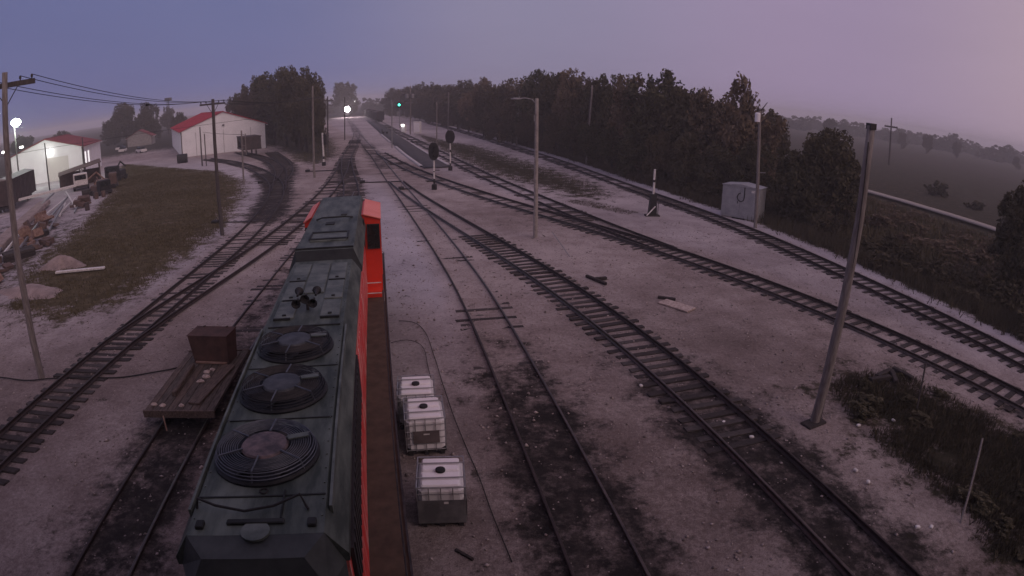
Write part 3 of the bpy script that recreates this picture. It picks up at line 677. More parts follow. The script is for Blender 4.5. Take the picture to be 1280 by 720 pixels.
    for s in (-1, 1):
        a, b_ = (1.65 if s > 0 else -1.30), s * .98
        MB().add([(a, 17.62, Z(4.62)), (b_, 17.62, Z(4.815)), (b_, 21.1, Z(4.815)), (a, 21.1, Z(4.62)), (a, 17.62, Z(4.655)), (b_, 17.62, Z(4.85)), (b_, 21.1, Z(4.85)), (a, 21.1, Z(4.655))],
                 [(0, 1, 2, 3), (7, 6, 5, 4), (0, 4, 5, 1), (1, 5, 6, 2), (2, 6, 7, 3), (3, 7, 4, 0)]).build('cab_roof_edge', 'loco_cab_sheen', cb)
        x0, x1 = (1.14, 1.54) if s > 0 else (-1.22, -1.10)
        w = MB().bbox(x0, x1, 17.655, 17.699, Z(3.52), Z(4.40), .004).build('rear_window', 'glass_dark', cb)
        mb = MB()
        mb.box(x0 - .04, x0, 17.64, 17.698, Z(3.48), Z(4.44)); mb.box(x1, x1 + .04, 17.64, 17.698, Z(3.48), Z(4.44))
        mb.box(x0, x1, 17.64, 17.698, Z(4.401), Z(4.44)); mb.box(x0, x1, 17.64, 17.698, Z(3.48), Z(3.519))
        mb.build('window_gasket', 'black', w)
        sw = MB().box(*((1.621, 1.632) if s > 0 else (-1.282, -1.271)), 18.2, 19.9, Z(3.4), Z(4.35)).build('side_window', 'glass_dark', cb)
        MB().box(min(s * 1.0, s * 1.02), max(s * 1.0, s * 1.02), 16.9, 17.65, Z(3.6), Z(4.70)).build('equipment_box', 'loco_lip', L)
        for zz in (2.05, 2.45): MB().tube([(s * .95, 16.6, Z(zz)), (s * 1.55, 16.6, Z(zz))], .02).build('gate_bar', 'white_paint', L)
        MB().box(min(s * .94, s * 1.55), max(s * .94, s * 1.55), 16.9, 17.69, Z(1.782), Z(2.0)).build('cab_step', 'loco_cab_orange', L)
    MB().prism([(-.85, Z(1.782)), (.85, Z(1.782)), (.85, Z(3.2)), (.7, Z(3.4)), (-.7, Z(3.4)), (-.85, Z(3.2))], 20.901, 22.7).build('nose', 'loco_cab_orange', L)
    # handrails along the walkway edge
    for s in (-1, 1):
        mb = MB(); mb.tube([(s * 1.62, -1.4, Z(2.75)), (s * 1.62, 16.6, Z(2.75))], .016, 5)
        mb.build('handrail', 'steel_dark', L)
        for i in range(9):
            y = -1.3 + i * 2.22; MB().tube([(s * 1.62, y, Z(1.78)), (s * 1.62, y, Z(2.75))], .014, 5).build('stanchion', 'white_paint' if i == 8 else 'steel_dark', L)
locomotive()

# ------------------------------------------------------------------ intermediate bulk container totes
def tote(x, y, rz, label, front):
    t = thing('tote_tank', label, 'tote tank', (x, y, 0.0), rz, 'white tote tanks beside the locomotive')
    w, d, h = .53, .60, 1.16          # half width, half depth, height
    MB().box(-w, w, -d, d, .10, .14).build('pallet_deck', 'steel_dark', t)
    for px in (-.42, 0, .42):
        MB().box(px - .06, px + .06, -d, d, 0.0, .099).build('pallet_runner', 'steel_dark', t)
    b = MB(); k = .09
    for (z, i) in ((.145, .05), (.20, .02), (1.02, .02), (1.08, .07)): pass
    prof = [(.145, .06), (.19, .025), (1.00, .025), (1.09, .09), (1.10, .11)]
    V, Fc = [], []
    for z, i in prof:
        for (sx, sy, o) in ((-1, -1, 0), (-1, -1, 1), (1, -1, 0), (1, -1, 1), (1, 1, 0), (1, 1, 1), (-1, 1, 0), (-1, 1, 1)):
            cx, cy = w - i, d - i
            kx = k if ((sx, sy, o) in ((-1, -1, 1), (1, -1, 0), (1, 1, 1), (-1, 1, 0))) else 0
            ky = k if kx == 0 else 0
            V.append((sx * (cx - kx), sy * (cy - ky), z))
    for r in range(len(prof) - 1):
        for i in range(8): Fc.append((r * 8 + i, r * 8 + (i + 1) % 8, r * 8 + 8 + (i + 1) % 8, r * 8 + 8 + i))
    Fc += [tuple(range(7, -1, -1)), tuple(range(len(V) - 8, len(V)))]
    bt = b.add(V, Fc).build('bottle', 'tote_white', t)
    for yy in (-.42, -.14, .16, .43):
        MB().bbox(-w + .10, w - .10, yy - .115, yy + .115, 1.09, 1.145, .03).build('top_rib', 'tote_white', bt)
    MB().lathe([(.001, 0), (.11, 0), (.115, .02), (.11, .05), (.09, .06), (.001, .06)], 22, (0, .02, 1.142)).build('screw_cap', 'black', bt)
    # cage: ring bars and uprights on every side
    for z in (.17, .36, .55, .75, .95, 1.13):
        mb = MB(); q = .012
        pts = [(-w, -d), (w, -d), (w, d), (-w, d), (-w, -d)]
        for (a0, a1), (b0, b1) in zip(pts[:-1], pts[1:]): mb.tube([(a0, a1, z), (b0, b1, z)], q if z < 1.1 else .017, 5)
        mb.build('cage_hoop', 'cage', t)
    for i in range(5):
        u = -w + i * w / 2
        for yy in (-d - .012, d + .012): MB().tube([(u, yy, .13), (u, yy, 1.13)], .012, 5).build('cage_upright', 'cage', t)
    for i in range(1, 6):
        u = -d + i * d / 3
        for xx in (-w - .012, w + .012): MB().tube([(xx, u, .13), (xx, u, 1.13)], .012, 5).build('cage_upright', 'cage', t)
    for yy in (-.27, .30): MB().tube([(-w, yy, 1.165), (w, yy, 1.165)], .016, 5).build('top_bar', 'cage', t)
    if front == 'plate':
        p = MB().box(-.33, .36, -d - .036, -d - .028, .40, .78).build('placard', 'tote_label', t)
        MB().box(-.06, .10, -d - .041, -d - .037, .66, .70).build('sticker', 'white_paint', p)
    if front == 'dark':
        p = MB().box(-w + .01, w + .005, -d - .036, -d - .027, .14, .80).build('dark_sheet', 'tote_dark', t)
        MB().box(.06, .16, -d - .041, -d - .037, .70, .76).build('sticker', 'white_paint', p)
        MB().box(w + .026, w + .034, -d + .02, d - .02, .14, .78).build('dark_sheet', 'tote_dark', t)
    return t
tote(-1.56, 10.95, R(6), 'nearest tote tank with dark lower front sheet and small white sticker', 'dark')
tote(-2.33, 13.85, R(11), 'middle tote tank with a brown grey placard on its caged front', 'plate')
tote(-2.74, 15.15, R(9), 'rearmost tote tank half hidden behind the placard one', None)

# ------------------------------------------------------------------ push car with rusty box
def push_car():
    a = math.atan2(.16, 1)
    t = thing('push_car', 'low rusty rail push car with plank deck in front of the brown box', 'push car', (-9.78, 13.5, 0.06), a)
    n = 9
    for i in range(n):
        w = 2.36 / n; x0 = -1.18 + i * w
        MB().bbox(x0 + .008, x0 + w - .008, 0 + random.uniform(-.03, .03), 4.35 + random.uniform(-.04, .04), .60, .67, .008).build('deck_plank', 'plank_old' if i % 3 else 'plank_rust', t)
    MB().box(-1.20, 1.20, -.06, .02, .46, .69).build('end_beam', 'plank_rust', t)
    MB().box(-1.20, 1.20, 4.37, 4.45, .46, .69).build('end_beam', 'plank_rust', t)
    for x in (-.7, .7): MB().box(x - .08, x + .08, .02, 4.37, .42, .598).build('side_sill', 'steel_dark', t)
    for y in (.85, 3.5):
        MB().tube([(-.9, y, .36), (.9, y, .36)], .05, 8).build('axle', 'steel_dark', t)
        for x in (-.74, .74):
            MB().lathe([(.001, -.06), (.28, -.06), (.28, .03), (.31, .03), (.31, .06), (.001, .06)], 18, M=Matrix.Translation((x, y, .36)) @ Matrix.Rotation(R(90), 4, 'Y')).build('wheel', 'rust_light', t)
    MB().tube([(-.5, -.1, .55), (-.42, -.25, .12)], .025).build('tow_bar', 'rust_light', t)
    return t
push_car()
def local(t0, a, x, y, z): return (t0[0] + x * math.cos(a) - y * math.sin(a), t0[1] + x * math.sin(a) + y * math.cos(a), t0[2] + z)
CA = math.atan2(.16, 1); C0 = (-9.78, 13.5, 0.06)
def crate():
    t = thing('steel_box', 'tall rust brown steel box standing at the back of the push car', 'box', local(C0, CA, .14, 3.65, .672), R(2))
    MB().add([(-.66, -.38, 0), (.68, -.38, 0), (.68, .36, 0), (-.66, .36, 0), (-.76, -.42, 1.02), (.76, -.42, 1.02), (.76, .44, 1.02), (-.76, .44, 1.02)],
             [(3, 2, 1, 0), (4, 5, 6, 7), (0, 1, 5, 4), (1, 2, 6, 5), (2, 3, 7, 6), (3, 0, 4, 7)]).build('body', 'rust_box', t)
    MB().box(-.78, .78, -.44, .46, 1.021, 1.05).build('lid', 'rust_box', t)
    MB().box(-.60, .62, -.45, -.37, .03, .09).build('bottom_rail', 'rust_light', t)
    for x in (-.45, .45): MB().tube([(x, .45, 1.06), (x, .3, 1.10)], .02).build('lug', 'rust_box', t)
crate()
def beam(name, label, a, b, w, h, m, cat='beam', group=None):
    a, b = Vector(a), Vector(b); c = (a + b) / 2; d = b - a
    t = tag(MB().bbox(-w / 2, w / 2, -d.length / 2, d.length / 2, -h / 2, h / 2, min(w, h) * .15).build(name, m), label, cat, group)
    t.location = c; t.rotation_mode = 'QUATERNION'; t.rotation_quaternion = d.to_track_quat('Y', 'Z'); return t
beam('angle_iron', 'long dark channel lying lengthwise on the push car deck', local(C0, CA, -.45, .9, .76), local(C0, CA, -.52, 3.0, .76), .16, .16, 'plank_rust')
beam('loose_plank', 'wide weathered board lying slantwise along the push car deck', local(C0, CA, .42, .35, .72), local(C0, CA, .86, 3.0, .73), .42, .07, 'plank_rust', 'plank')
for i, (x, y, s) in enumerate(((.12, 1.9, .13), (.22, 2.25, .15), (.15, 2.6, .12), (.30, 2.75, .10), (-.95, .35, .1), (-.62, .3, .11), (.02, .28, .09))):
    mb = MB(); r_ = random.Random(i)
    mb.lathe([(.001, 0), (s, .01), (s * .9, .05), (s * .4, .08), (.001, .085)], 7)
    mb.v = [(v[0] * r_.uniform(.7, 1.5), v[1] * r_.uniform(.6, 1), v[2] * r_.uniform(.6, 1.1)) for v in mb.v]
    o = tag(mb.build('scrap_lump', 'debris_pale'), 'small pale lump of scrap lying on the push car deck', 'scrap', 'pale scrap on the push car'); o.location = local(C0, CA, x, y, .672)

ORD = ['first', 'second', 'third', 'fourth', 'fifth', 'sixth', 'seventh', 'eighth', 'ninth', 'tenth', 'eleventh', 'twelfth', 'thirteenth', 'fourteenth', 'fifteenth', 'sixteenth', 'seventeenth', 'eighteenth', 'nineteenth', 'twentieth', 'twenty-first']
# ------------------------------------------------------------------ poles, lamps, signals
def pole(name, label, base, top, r0, r1, m, cat='utility pole', group=None):
    t = thing(name, label, cat, (base[0], base[1], 0), 0, group)
    d = Vector((top[0] - base[0], top[1] - base[1], top[2]))
    mb = MB(); n = 7
    mb.tube([Vector((0, 0, -.25))] + [d * (i / n) + Vector((random.uniform(-.02, .02), 0, 0)) * (0 < i < n) for i in range(n + 1)], [r0 * 1.03] + [r0 + (r1 - r0) * i / n for i in range(n + 1)], 12)
    mb.build('shaft', m, t, True)
    return t, d
def crossarm(t, d, z, half, ang, m='pole_dark', ins=True, th=.06):
    c = d * (z / d.z); M = Matrix.Translation(c) @ Matrix.Rotation(ang, 4, 'Z')
    arm = MB().box(-half, half, .12, .12 + 2 * th, -th, th, M).build('crossarm', m, t)
    for s in (-1, 1): MB().tube([M @ Vector((s * half * .45, .15, -.03)), M @ Vector((0, .12, -.75))], .02, 5).build('brace', m, t)
    if ins:
        for k in (-.9, -.5, .5, .9):
            MB().lathe([(.02, 0), (.03, .06), (.05, .07), (.045, .14), (.03, .17), (.001, .18)], 10, M=M @ Matrix.Translation((half * k, .12 + th, th))).build('insulator', 'steel_dark', arm)
    return [tuple(Vector(t.location) + M @ Vector((half * k, .12 + th, th + .17))) for k in (-.9, -.5, .5, .9)]
pL, dL = pole('utility_pole', 'tall utility pole with thick crossarm at the left edge above the lawn corner', (-18.14, 15.89), (-17.5, 15.89, 11.45), .15, .11, 'pole_wood')
wL = crossarm(pL, dL, 11.0, 1.15, R(35), th=.09)
p2, d2 = pole('utility_pole', 'dark utility pole with short crossarm in front of the red roofed building', (-21.04, 38.89), (-21.0, 38.89, 9.9), .15, .11, 'pole_dark')
w2 = crossarm(p2, d2, 9.55, .95, R(40))
p3, d3 = pole('utility_pole', 'slim grey pole with a thin crossarm in front of the big grove', (-24.0, 69.33), (-23.8, 69.33, 11.1), .15, .10, 'pole_wood')
w3 = crossarm(p3, d3, 9.6, 1.3, R(12), th=.07)
p4, d4 = pole('utility_pole', 'dim pole at the right edge of the big grove', (-30.86, 96.69), (-30.6, 96.69, 10.0), .14, .10, 'pole_dark')
w4 = crossarm(p4, d4, 9.3, .9, R(20), ins=False)
p5, d5 = pole('utility_pole', 'dim pole standing beside the distant headlight', (-38.84, 135.03), (-38.6, 135.03, 10.0), .14, .10, 'pole_dark')
pl, dl = pole('street_lamp', 'grey lamp post with unlit cobra head lamp in the middle of the yard', (1.49, 38.19), (1.43, 38.19, 9.07), .15, .11, 'concrete', 'street lamp')
MB().tube([(dl.x, 0, 8.7), (dl.x - .3, 0, 9.0), (dl.x - .75, 0, 9.08), (dl.x - 1.0, 0, 9.05)], .04, 6).build('arm', 'galv', pl)
lh = MB(); lh.lathe([(.001, -.10), (.10, -.09), (.16, -.02), (.13, .05), (.05, .09), (.001, .10)], 12)
lh.v = [(v[0] * 2.3 - 1.3 + dl.x, v[1] * .9, v[2] * .8 + 9.02) for v in lh.v]; lh.build('lamp_head', 'galv', pl, True)
MB().box(dl.x - 1.12, dl.x - 1.04, -.04, .04, 9.09, 9.18).build('photocell', 'galv', pl)
MB().box(dl.x - .16, dl.x - .1, -.1, .1, 7.6, 8.0).build('bracket', 'galv', pl)
p6, d6 = pole('utility_pole', 'bare pale pole against the tall tree line behind the outer track', (10.23, 83.37), (10.75, 83.37, 11.1), .16, .12, 'pole_wood')
MB().tube([(-.35, .2, -.2), (.25, .1, 9.5)], .05, 6).build('guy_pole', 'pole_dark', p6)
p7, d7 = pole('utility_pole', 'pole carrying a pale transformer can beside the grey cabinet', (18.91, 43.17), (18.5, 43.17, 9.1), .15, .11, 'pole_wood')
MB().lathe([(.001, 0), (.20, 0), (.21, .05), (.21, .62), (.16, .70), (.001, .72)], 16, (-.62, -.12, 8.25)).build('transformer', 'white_siding', p7)
MB().box(-.95, -.1, -.05, .05, 8.55, 8.62).build('bracket', 'steel_dark', p7)
MB().tube([(-.62, -.1, 8.97), (-.58, -.05, 9.25)], .035, 6).build('bushing', 'steel_dark', p7)
MB().tube([(-.35, 0, 4.35), (.35, -.2, 4.4)], .03, 6).build('step_arm', 'galv', p7)
p8, d8 = pole('utility_pole', 'tall leaning grey pole in the foreground beside the heavy dark track', (9.45, 14.54), (9.72, 14.54, 9.05), .16, .12, 'pole_wood')
MB().box(d8.x - .10, d8.x + .10, -.13, .13, 8.95, 9.12).build('pole_cap', 'steel_dark', p8)
MB().tube([(d8.x - .14, -.1, 0.1), (d8.x - .14 , -.13, 8.6)], .018, 5).build('ground_wire', 'steel_dark', p8)
MB().bbox(-.5, .35, -.25, .2, -.04, .07, .03, Matrix.Rotation(.4, 4, 'Z')).build('base_collar', 'tie', p8)
p9, d9 = pole('utility_pole', 'distant pole with double crossarm standing in the misty field', (91.8, 127.6), (91.4, 127.6, 11.4), .24, .17, 'pole_dark')
crossarm(p9, d9, 9.2, 1.7, R(-30), th=.2)
p10, d10 = pole('utility_pole', 'dim pole in front of the trees beyond the green signal', (-17.24, 157.74), (-17.0, 157.74, 10.6), .16, .12, 'pole_wood')
p11, d11 = pole('utility_pole', 'slim pole beside the two black signal targets', (-15.0, 116.95), (-14.95, 116.95, 8.3), .13, .10, 'pole_wood')
p12, d12 = pole('utility_pole', 'tall distant pole with transformer cans near the white cabinets', (-25.83, 149.43), (-25.7, 149.43, 12.3), .17, .12, 'pole_wood')
for dx in (-.7, .7): MB().lathe([(.001, 0), (.38, 0), (.40, .06), (.40, 1.0), (.001, 1.1)], 14, (dx, -.2, 9.2)).build('transformer', 'galv', p12)
MB().box(-1.3, .8, -.05, .05, 7.9, 8.05).build('bracket', 'galv', p12)
p13, d13 = pole('utility_pole', 'slim pole standing on the dark platform strip', (-22.35, 109.05), (-22.2, 109.05, 8.5), .12, .09, 'galv')
p14, d14 = pole('utility_pole', 'thin pole among the trees left of the lamp post', (0.6, 113.11), (.95, 113.11, 10.5), .15, .11, 'pole_wood')
crossarm(p14, d14, 7.6, .7, 0, ins=False)
p15, d15 = pole('utility_pole', 'thin post in front of the white building gable left of the hopper', (-51.3, 89.9), (-51.3, 89.9, 6.6), .13, .10, 'pole_dark')
MB().tube([(.8, 0, 0), (.8, 0, 5.4)], .09, 8).build('second_leg', 'pole_dark', p15)
p16, d16 = pole('utility_pole', 'pale twin post in front of the hopper wagon', (-32.0, 65.97), (-31.9, 65.97, 6.4), .11, .09, 'pole_wood')
MB().tube([(.55, .05, 3.5), (.55, .05, 6.0)], .06, 6).build('second_leg', 'pole_wood', p16)
for z in (3.7, 4.6, 5.6): MB().tube([(0, .03, z), (.55, .05, z)], .035, 6).build('rung', 'pole_wood', p16)
p17, d17 = pole('utility_pole', 'thin dark post at the lit shed left end', (-68.5, 70.0), (-68.6, 70.0, 7.6), .13, .10, 'pole_dark')
p18, d18 = pole('utility_pole', 'thin dark post in front of the lit shed wall', (-66.5, 77.0), (-66.6, 77.0, 7.4), .13, .10, 'pole_dark')

def target_signal(x, y, h, label, th, tw, bands):
    t = thing('signal_mast', label, 'railway signal', (x, y, 0), 0, 'black target signals')
    MB().bbox(-.24, .24, -.24, .24, 0, .55, .05).build('base', 'black', t)
    z = .55; prev = True
    for z1, m in bands:
        MB().tube([(0, 0, z), (0, 0, z1)], .085, 10).build('mast_band', m, t); z = z1 + .001
    tg = MB(); N_ = 24
    ring = [(tw / 2 * math.cos(2 * math.pi * k / N_), th / 2 * math.sin(2 * math.pi * k / N_)) for k in range(N_)]
    ring = [(x_, math.copysign(min(abs(z_), th / 2 * .93), z_)) for x_, z_ in ring]
    tg.prism([(x_, h - th / 2 + z_) for x_, z_ in ring], -.16, -.11); tp = tg.build('target', 'black', t)
    for k in (.42, 0, -.42):
        MB().lathe([(.10, 0), (.11, .18), (.10, .18), (.09, .01), (.001, .01)], 12, M=Matrix.Translation((0, -.161, h - th / 2 + k)) @ Matrix.Rotation(R(90), 4, 'X')).build('lens_hood', 'black', tp)
    MB().box(-.25, .25, -.108, .12, h - th * .8, h - th * .2).build('back_box', 'black', t)
    MB().box(.09, .55, -.03, .03, 1.9, 1.98).build('foot_step', 'steel_dark', t)
    return t
target_signal(-7.8, 58.46, 4.75, 'nearer signal with tall oval black target on white mast', 1.85, 1.05, [(1.1, 'black'), (1.75, 'white_paint'), (1.85, 'black'), (2.9, 'white_paint')])
target_signal(-7.83, 74.09, 5.1, 'farther signal with black target on banded white mast', 1.75, 1.2, [(.9, 'black'), (2.3, 'white_paint'), (2.6, 'black'), (3.4, 'white_paint')])
def white_mast():
    t = thing('semaphore_mast', 'white banded mast with black foot at the edge of the grove grass', 'railway signal', (-26.91, 82.23, 0))
    MB().bbox(-.25, .25, -.25, .25, 0, .55, .05).build('base', 'black', t)
    for z0, z1, m in ((.55, .95, 'white_paint'), (.951, 1.35, 'black'), (1.351, 4.7, 'white_paint')):
        MB().tube([(0, 0, z0), (-.01 * z1, 0, z1)], .13, 10).build('mast_band', m, t)
    MB().bbox(.1, .5, -.15, .15, 3.0, 4.5, .05).build('signal_head', 'black', t)
white_mast()
def switch_stand():
    t = thing('switch_stand', 'dark switch stand with white mast beside the outer track', 'switch stand', (11.2, 46.47, 0))
    MB().bbox(-.6, .6, -.3, .3, 0, .12, .02).build('base', 'tie', t)
    MB().add([(-.34, -.26, .12), (.34, -.26, .12), (.34, .26, .12), (-.34, .26, .12), (-.22, -.2, 1.75), (.25, -.2, 1.85), (.25, .2, 1.85), (-.22, .2, 1.75)],
             [(3, 2, 1, 0), (4, 5, 6, 7), (0, 1, 5, 4), (1, 2, 6, 5), (2, 3, 7, 6), (3, 0, 4, 7)]).build('housing', 'black', t)
    for z0, z1, m in ((1.8, 2.75, 'white_paint'), (2.751, 2.95, 'black'), (2.951, 3.8, 'white_paint')):
        MB().tube([(.0, 0, z0), (.02, 0, z1)], .085, 10).build('mast_band', m, t)
    MB().tube([(.15, -.35, .85), (-.55, -.5, .12)], .05, 8).build('throw_lever', 'white_paint', t)
    MB().tube([(.5, .1, .0), (.48, .1, 1.1)], .03, 6).build('guide_post', 'steel_dark', t)
switch_stand()
def green_signal():
    t = thing('signal_post', 'distant signal post showing a green light', 'railway signal', (-35.0, 183.0, 0))
    MB().tube([(0, 0, 0), (0, 0, 6.6)], .12, 8).build('mast', 'galv', t)
    MB().bbox(-.55, .55, -.2, .2, 6.3, 8.0, .08).build('head', 'black', t)
    MB().lathe([(.001, 0), (.33, 0), (.28, .12), (.001, .16)], 14, M=Matrix.Translation((0, -.201, 7.2)) @ Matrix.Rotation(R(90), 4, 'X')).build('green_lens', 'signal_green', t)
green_signal()
def relay_case(x, y, w, h, label, lit=False):
    t = thing('relay_case', label, 'cabinet', (x, y, 0), R(-10))
    MB().bbox(-w / 2, w / 2, -.6, .6, 0, h, .06).build('body', 'white_paint', t)
    MB().box(-w / 2 + .1, w / 2 - .1, -.63, -.605, .2, h - .3).build('door', 'white_siding', t)
    if lit:
        MB().bbox(-.35, .35, -.85, -.64, h - .25, h + .1, .05).build('lamp', 'lamp_far', t)
relay_case(-29.2, 158.5, 1.2, 2.1, 'small distant white cabinet with a lit lamp', True)
relay_case(-25.0, 155.5, 1.8, 3.0, 'taller distant white cabinet beside the transformer pole')
def big_cabinet():
    a = math.atan2(-2.2, 2.55)
    t = thing('equipment_cabinet', 'large grey metal equipment cabinet beside the outer track', 'cabinet', (19.35, 47.2, 0), a)
    MB().prism([(-1.65, 0.12), (1.65, 0.12), (1.65, 2.72), (-1.65, 2.72)], -.95, .95).build('body', 'cabinet', t)
    MB().prism([(-1.72, 2.721), (1.72, 2.721), (1.72, 2.76), (0, 2.95), (-1.72, 2.76)], -1.02, 1.02).build('roof', 'cabinet', t)
    MB().box(-1.6, 1.6, -.9, .9, -.5, .118).build('plinth', 'concrete', t)
    for x in (-.8, .8): 
        d = MB().box(x - .76, x + .76, -.972, -.951, .25, 2.6).build('door', 'cabinet', t)
        MB().box(x + .55, x + .62, -1.0, -.973, 1.3, 1.5).build('handle', 'steel_dark', d)
    MB().tube([(.35, -1.0, 2.7), (.35, -1.0, 1.85), (.28, -1.0, 1.6), (.05, -1.0, 1.48), (-.18, -1.0, 1.6), (-.28, -1.0, 1.85), (-.18, -1.0, 2.1), (0.0, -1.0, 2.2)], .04, 6).build('conduit_loop', 'black', t)
    MB().box(.95, 1.25, -1.0, -.973, 2.35, 2.55).build('notice', 'white_paint', t)
    MB().box(-.6, .55, -1.0, -.952, -.02, .1).build('sill', 'black', t)
big_cabinet()
for (x, y, lx, ly, h, lab) in ((13.75, 14.64, -.08, .15, 1.75, 'short thin post standing in the weeds by the dark track'), (11.3, 8.8, 1.4, 1.6, 1.55, 'thin grey stake leaning in the weeds at the lower corner')):
    t = thing('stake', lab, 'post', (x, y, 0)); MB().tube([(0, 0, -.1), (lx, ly, h)], .032, 6).build('shaft', 'pole_dark' if lx < 1 else 'pole_wood', t)

# ------------------------------------------------------------------ overhead wires
def wire(a, b, sag, label, r=.012, group='overhead wires'):
    a, b = Vector(a), Vector(b); pts = []
    for i in range(25):
        u = i / 24; p_ = a.lerp(b, u); p_.z -= sag * 4 * u * (1 - u); pts.append(p_)
    o = tag(MB().tube(pts, r, 4).build('overhead_wire', 'wire'), label, 'wire', group); return o, pts
for i in range(4):
    o, pts = wire(wL[i], w2[i], .55, ORD[i] + ' sagging wire from the left edge pole to the dark pole, counted along the crossarm', .014)
    wire(w2[i], w3[i], .5, ORD[i] + ' thin wire from the dark pole to the slim grove pole, counted along the crossarm', .014)
    if i == 0:
        q = pts[15]; t = tag(MB().lathe([(.001, -.2), (.06, -.12), (.07, .12), (.001, .2)], 8, M=Matrix.Translation(q) @ Matrix.Rotation(R(90), 4, 'X')).build('wire_damper', 'black'), 'dark spool shaped insulator hanging on the topmost wire', 'insulator')
wire((-96, 70, 6.5), (-46, 118, 7.0), .5, 'low wire crossing in front of the lit shed and the white gable', .03)
wire((-52, 92, 5.6), (-31.6, 66, 5.9), .1, 'short low wire between the posts before the hopper', .025)
wire((10.6, 83.4, 4.4), (30.5, 51, 4.6), .5, 'pale wire strung along the tree line behind the grey cabinet', .018)
wire((-24, 69.3, 9.1), (-38.6, 135, 9.4), .8, 'faint wire from the slim grove pole into the distance', .02)
wire((-25.7, 149.4, 11.8), (10.7, 83.4, 10.8), 1.2, 'faint wire from the transformer pole to the bare pole by the trees', .02)

# ------------------------------------------------------------------ buildings
def gable_building(name, label, P0, P1, length, eave0, ridge, wallm, roofm, seams, doors=(), overhang=.4):
    """front gable from P0 (left) to P1 (right) as seen from the yard, running back by length"""
    P0, P1 = Vector(P0), Vector(P1); ux = (P1 - P0); w = ux.length; a = math.atan2(ux.y, ux.x)
    t = thing(name, label, 'building', (P0.x, P0.y, 0), a)
    MB().prism([(0, 0), (w, 0), (w, eave0), (w / 2, ridge - .05), (0, eave0)], 0, length).build('wall', wallm, t)
    rf = MB()
    for s in (0, 1):
        x0, x1 = (-overhang, w / 2) if s == 0 else (w + overhang, w / 2)
        ze = eave0 - (ridge - eave0) / (w / 2) * overhang
        V = [(x0, -.3, ze), (x1, -.3, ridge), (x1, length + .3, ridge), (x0, length + .3, ze)]
        V += [(x, y, z + .14) for x, y, z in V]
        fs = [(0, 1, 2, 3), (7, 6, 5, 4), (0, 4, 5, 1), (1, 5, 6, 2), (2, 6, 7, 3), (3, 7, 4, 0)]
        MB().add(V, fs).build('roof', roofm, t)
    for i in range(int(length / 2.2)):
        y = .6 + i * 2.2
        for s in (0, 1):
            x0 = -overhang if s == 0 else w + overhang; ze = eave0 - (ridge - eave0) / (w / 2) * overhang
            MB().tube([(x0, y, ze + .15), (w / 2, y, ridge + .15)], .05, 4).build('roof_rib', roofm, t)
    for s in (0, 1):
        x0 = -overhang if s == 0 else w + overhang
        MB().tube([(x0, -.3, eave0 - .30), (x0, length + .3, eave0 - .30)], .09, 6).build('gutter', 'white_paint', t)
    MB().box(w / 2 - .15, w / 2 + .15, -.3, length + .3, ridge + .10, ridge + .2).build('ridge_cap', roofm, t)
    # corrugated siding battens on the visible faces
    n = int(w / seams)
    for i in range(1, n):
        x = w * i / n; zt = eave0 + (ridge - eave0) * (1 - abs(x - w / 2) / (w / 2)) - .12
        MB().box(x - .04, x + .04, -.05, -.001, 0, zt).build('siding_batten', wallm, t)
    n = int(length / (seams * 1.6))
    for i in range(1, n):
        y = length * i / n
        for xx in (0, w):
            if xx == 0: MB().box(-.05, -.001, y - .04, y + .04, 0, eave0 - .25).build('siding_batten', wallm, t)
            else: MB().box(w + .001, w + .05, y - .04, y + .04, 0, eave0 - .25).build('siding_batten', wallm, t)
    for x, ww in ((.06, .1), (w - .06, .1)): MB().box(x - ww, x + ww, -.08, -.052, 0, eave0 - .1).build('corner_trim', 'pole_dark', t)
    return t, w, a
big, bw, ba = gable_building('white_barn', 'large white metal building with bright red roof and wide gable', (-68.1, 110.9), (-52.8, 121.4), 53, 5.35, 8.6, 'white_siding', 'red_roof', 1.5)
for x in (3.2, 9.2, 15.2):
    d = MB().box(x - 2.0, x + 2.0, -.075, -.052, 0, 5.0).build('track_door', 'white_siding', big)
    MB().box(x - .03, x + .03, -.1, -.076, 0, 4.9).build('door_seam', 'pole_dark', d)
MB().bbox(9.0, 9.5, -.3, -.08, 5.7, 5.95, .03).build('gable_lamp', 'steel_dark', big)
shed, sw, sa = gable_building('white_shed', 'white shed with dull red roof lit by a lamp on its gable', (-91.0, 82.5), (-78.0, 90.0), 22, 5.55, 7.8, 'white_siding', 'dull_red_roof', 2.4)
MB().bbox(sw * .56 - .25, sw * .56 + .25, -.45, -.06, 5.35, 5.6, .04).build('lamp', 'lamp_wall', shed)
MB().box(sw * .5, sw * .8, -.09, -.055, 0, 4.3).build('door', 'white_paint', shed)
for y in (2.5, 6.0):
    MB().box(sw + .055, sw + .09, y - .5, y + .5, 1.6, 4.4).build('lit_doorway', 'lit_window', shed)
def point(name, loc, e, col, r=.3):
    d = bpy.data.lights.new(name, 'POINT'); d.energy = e; d.color = col; d.shadow_soft_size = r
    o = bpy.data.objects.new(name, d); COL.objects.link(o); o.location = loc
sd = Vector((math.cos(sa), math.sin(sa), 0)); sn = Vector((math.sin(sa), -math.cos(sa), 0))
q = Vector((-91, 82.5, 0)) + sd * (sw * .56) + sn * 1.0; point('shed_lamp_light', (q.x, q.y, 5.1), 30, (1, 1, .93))
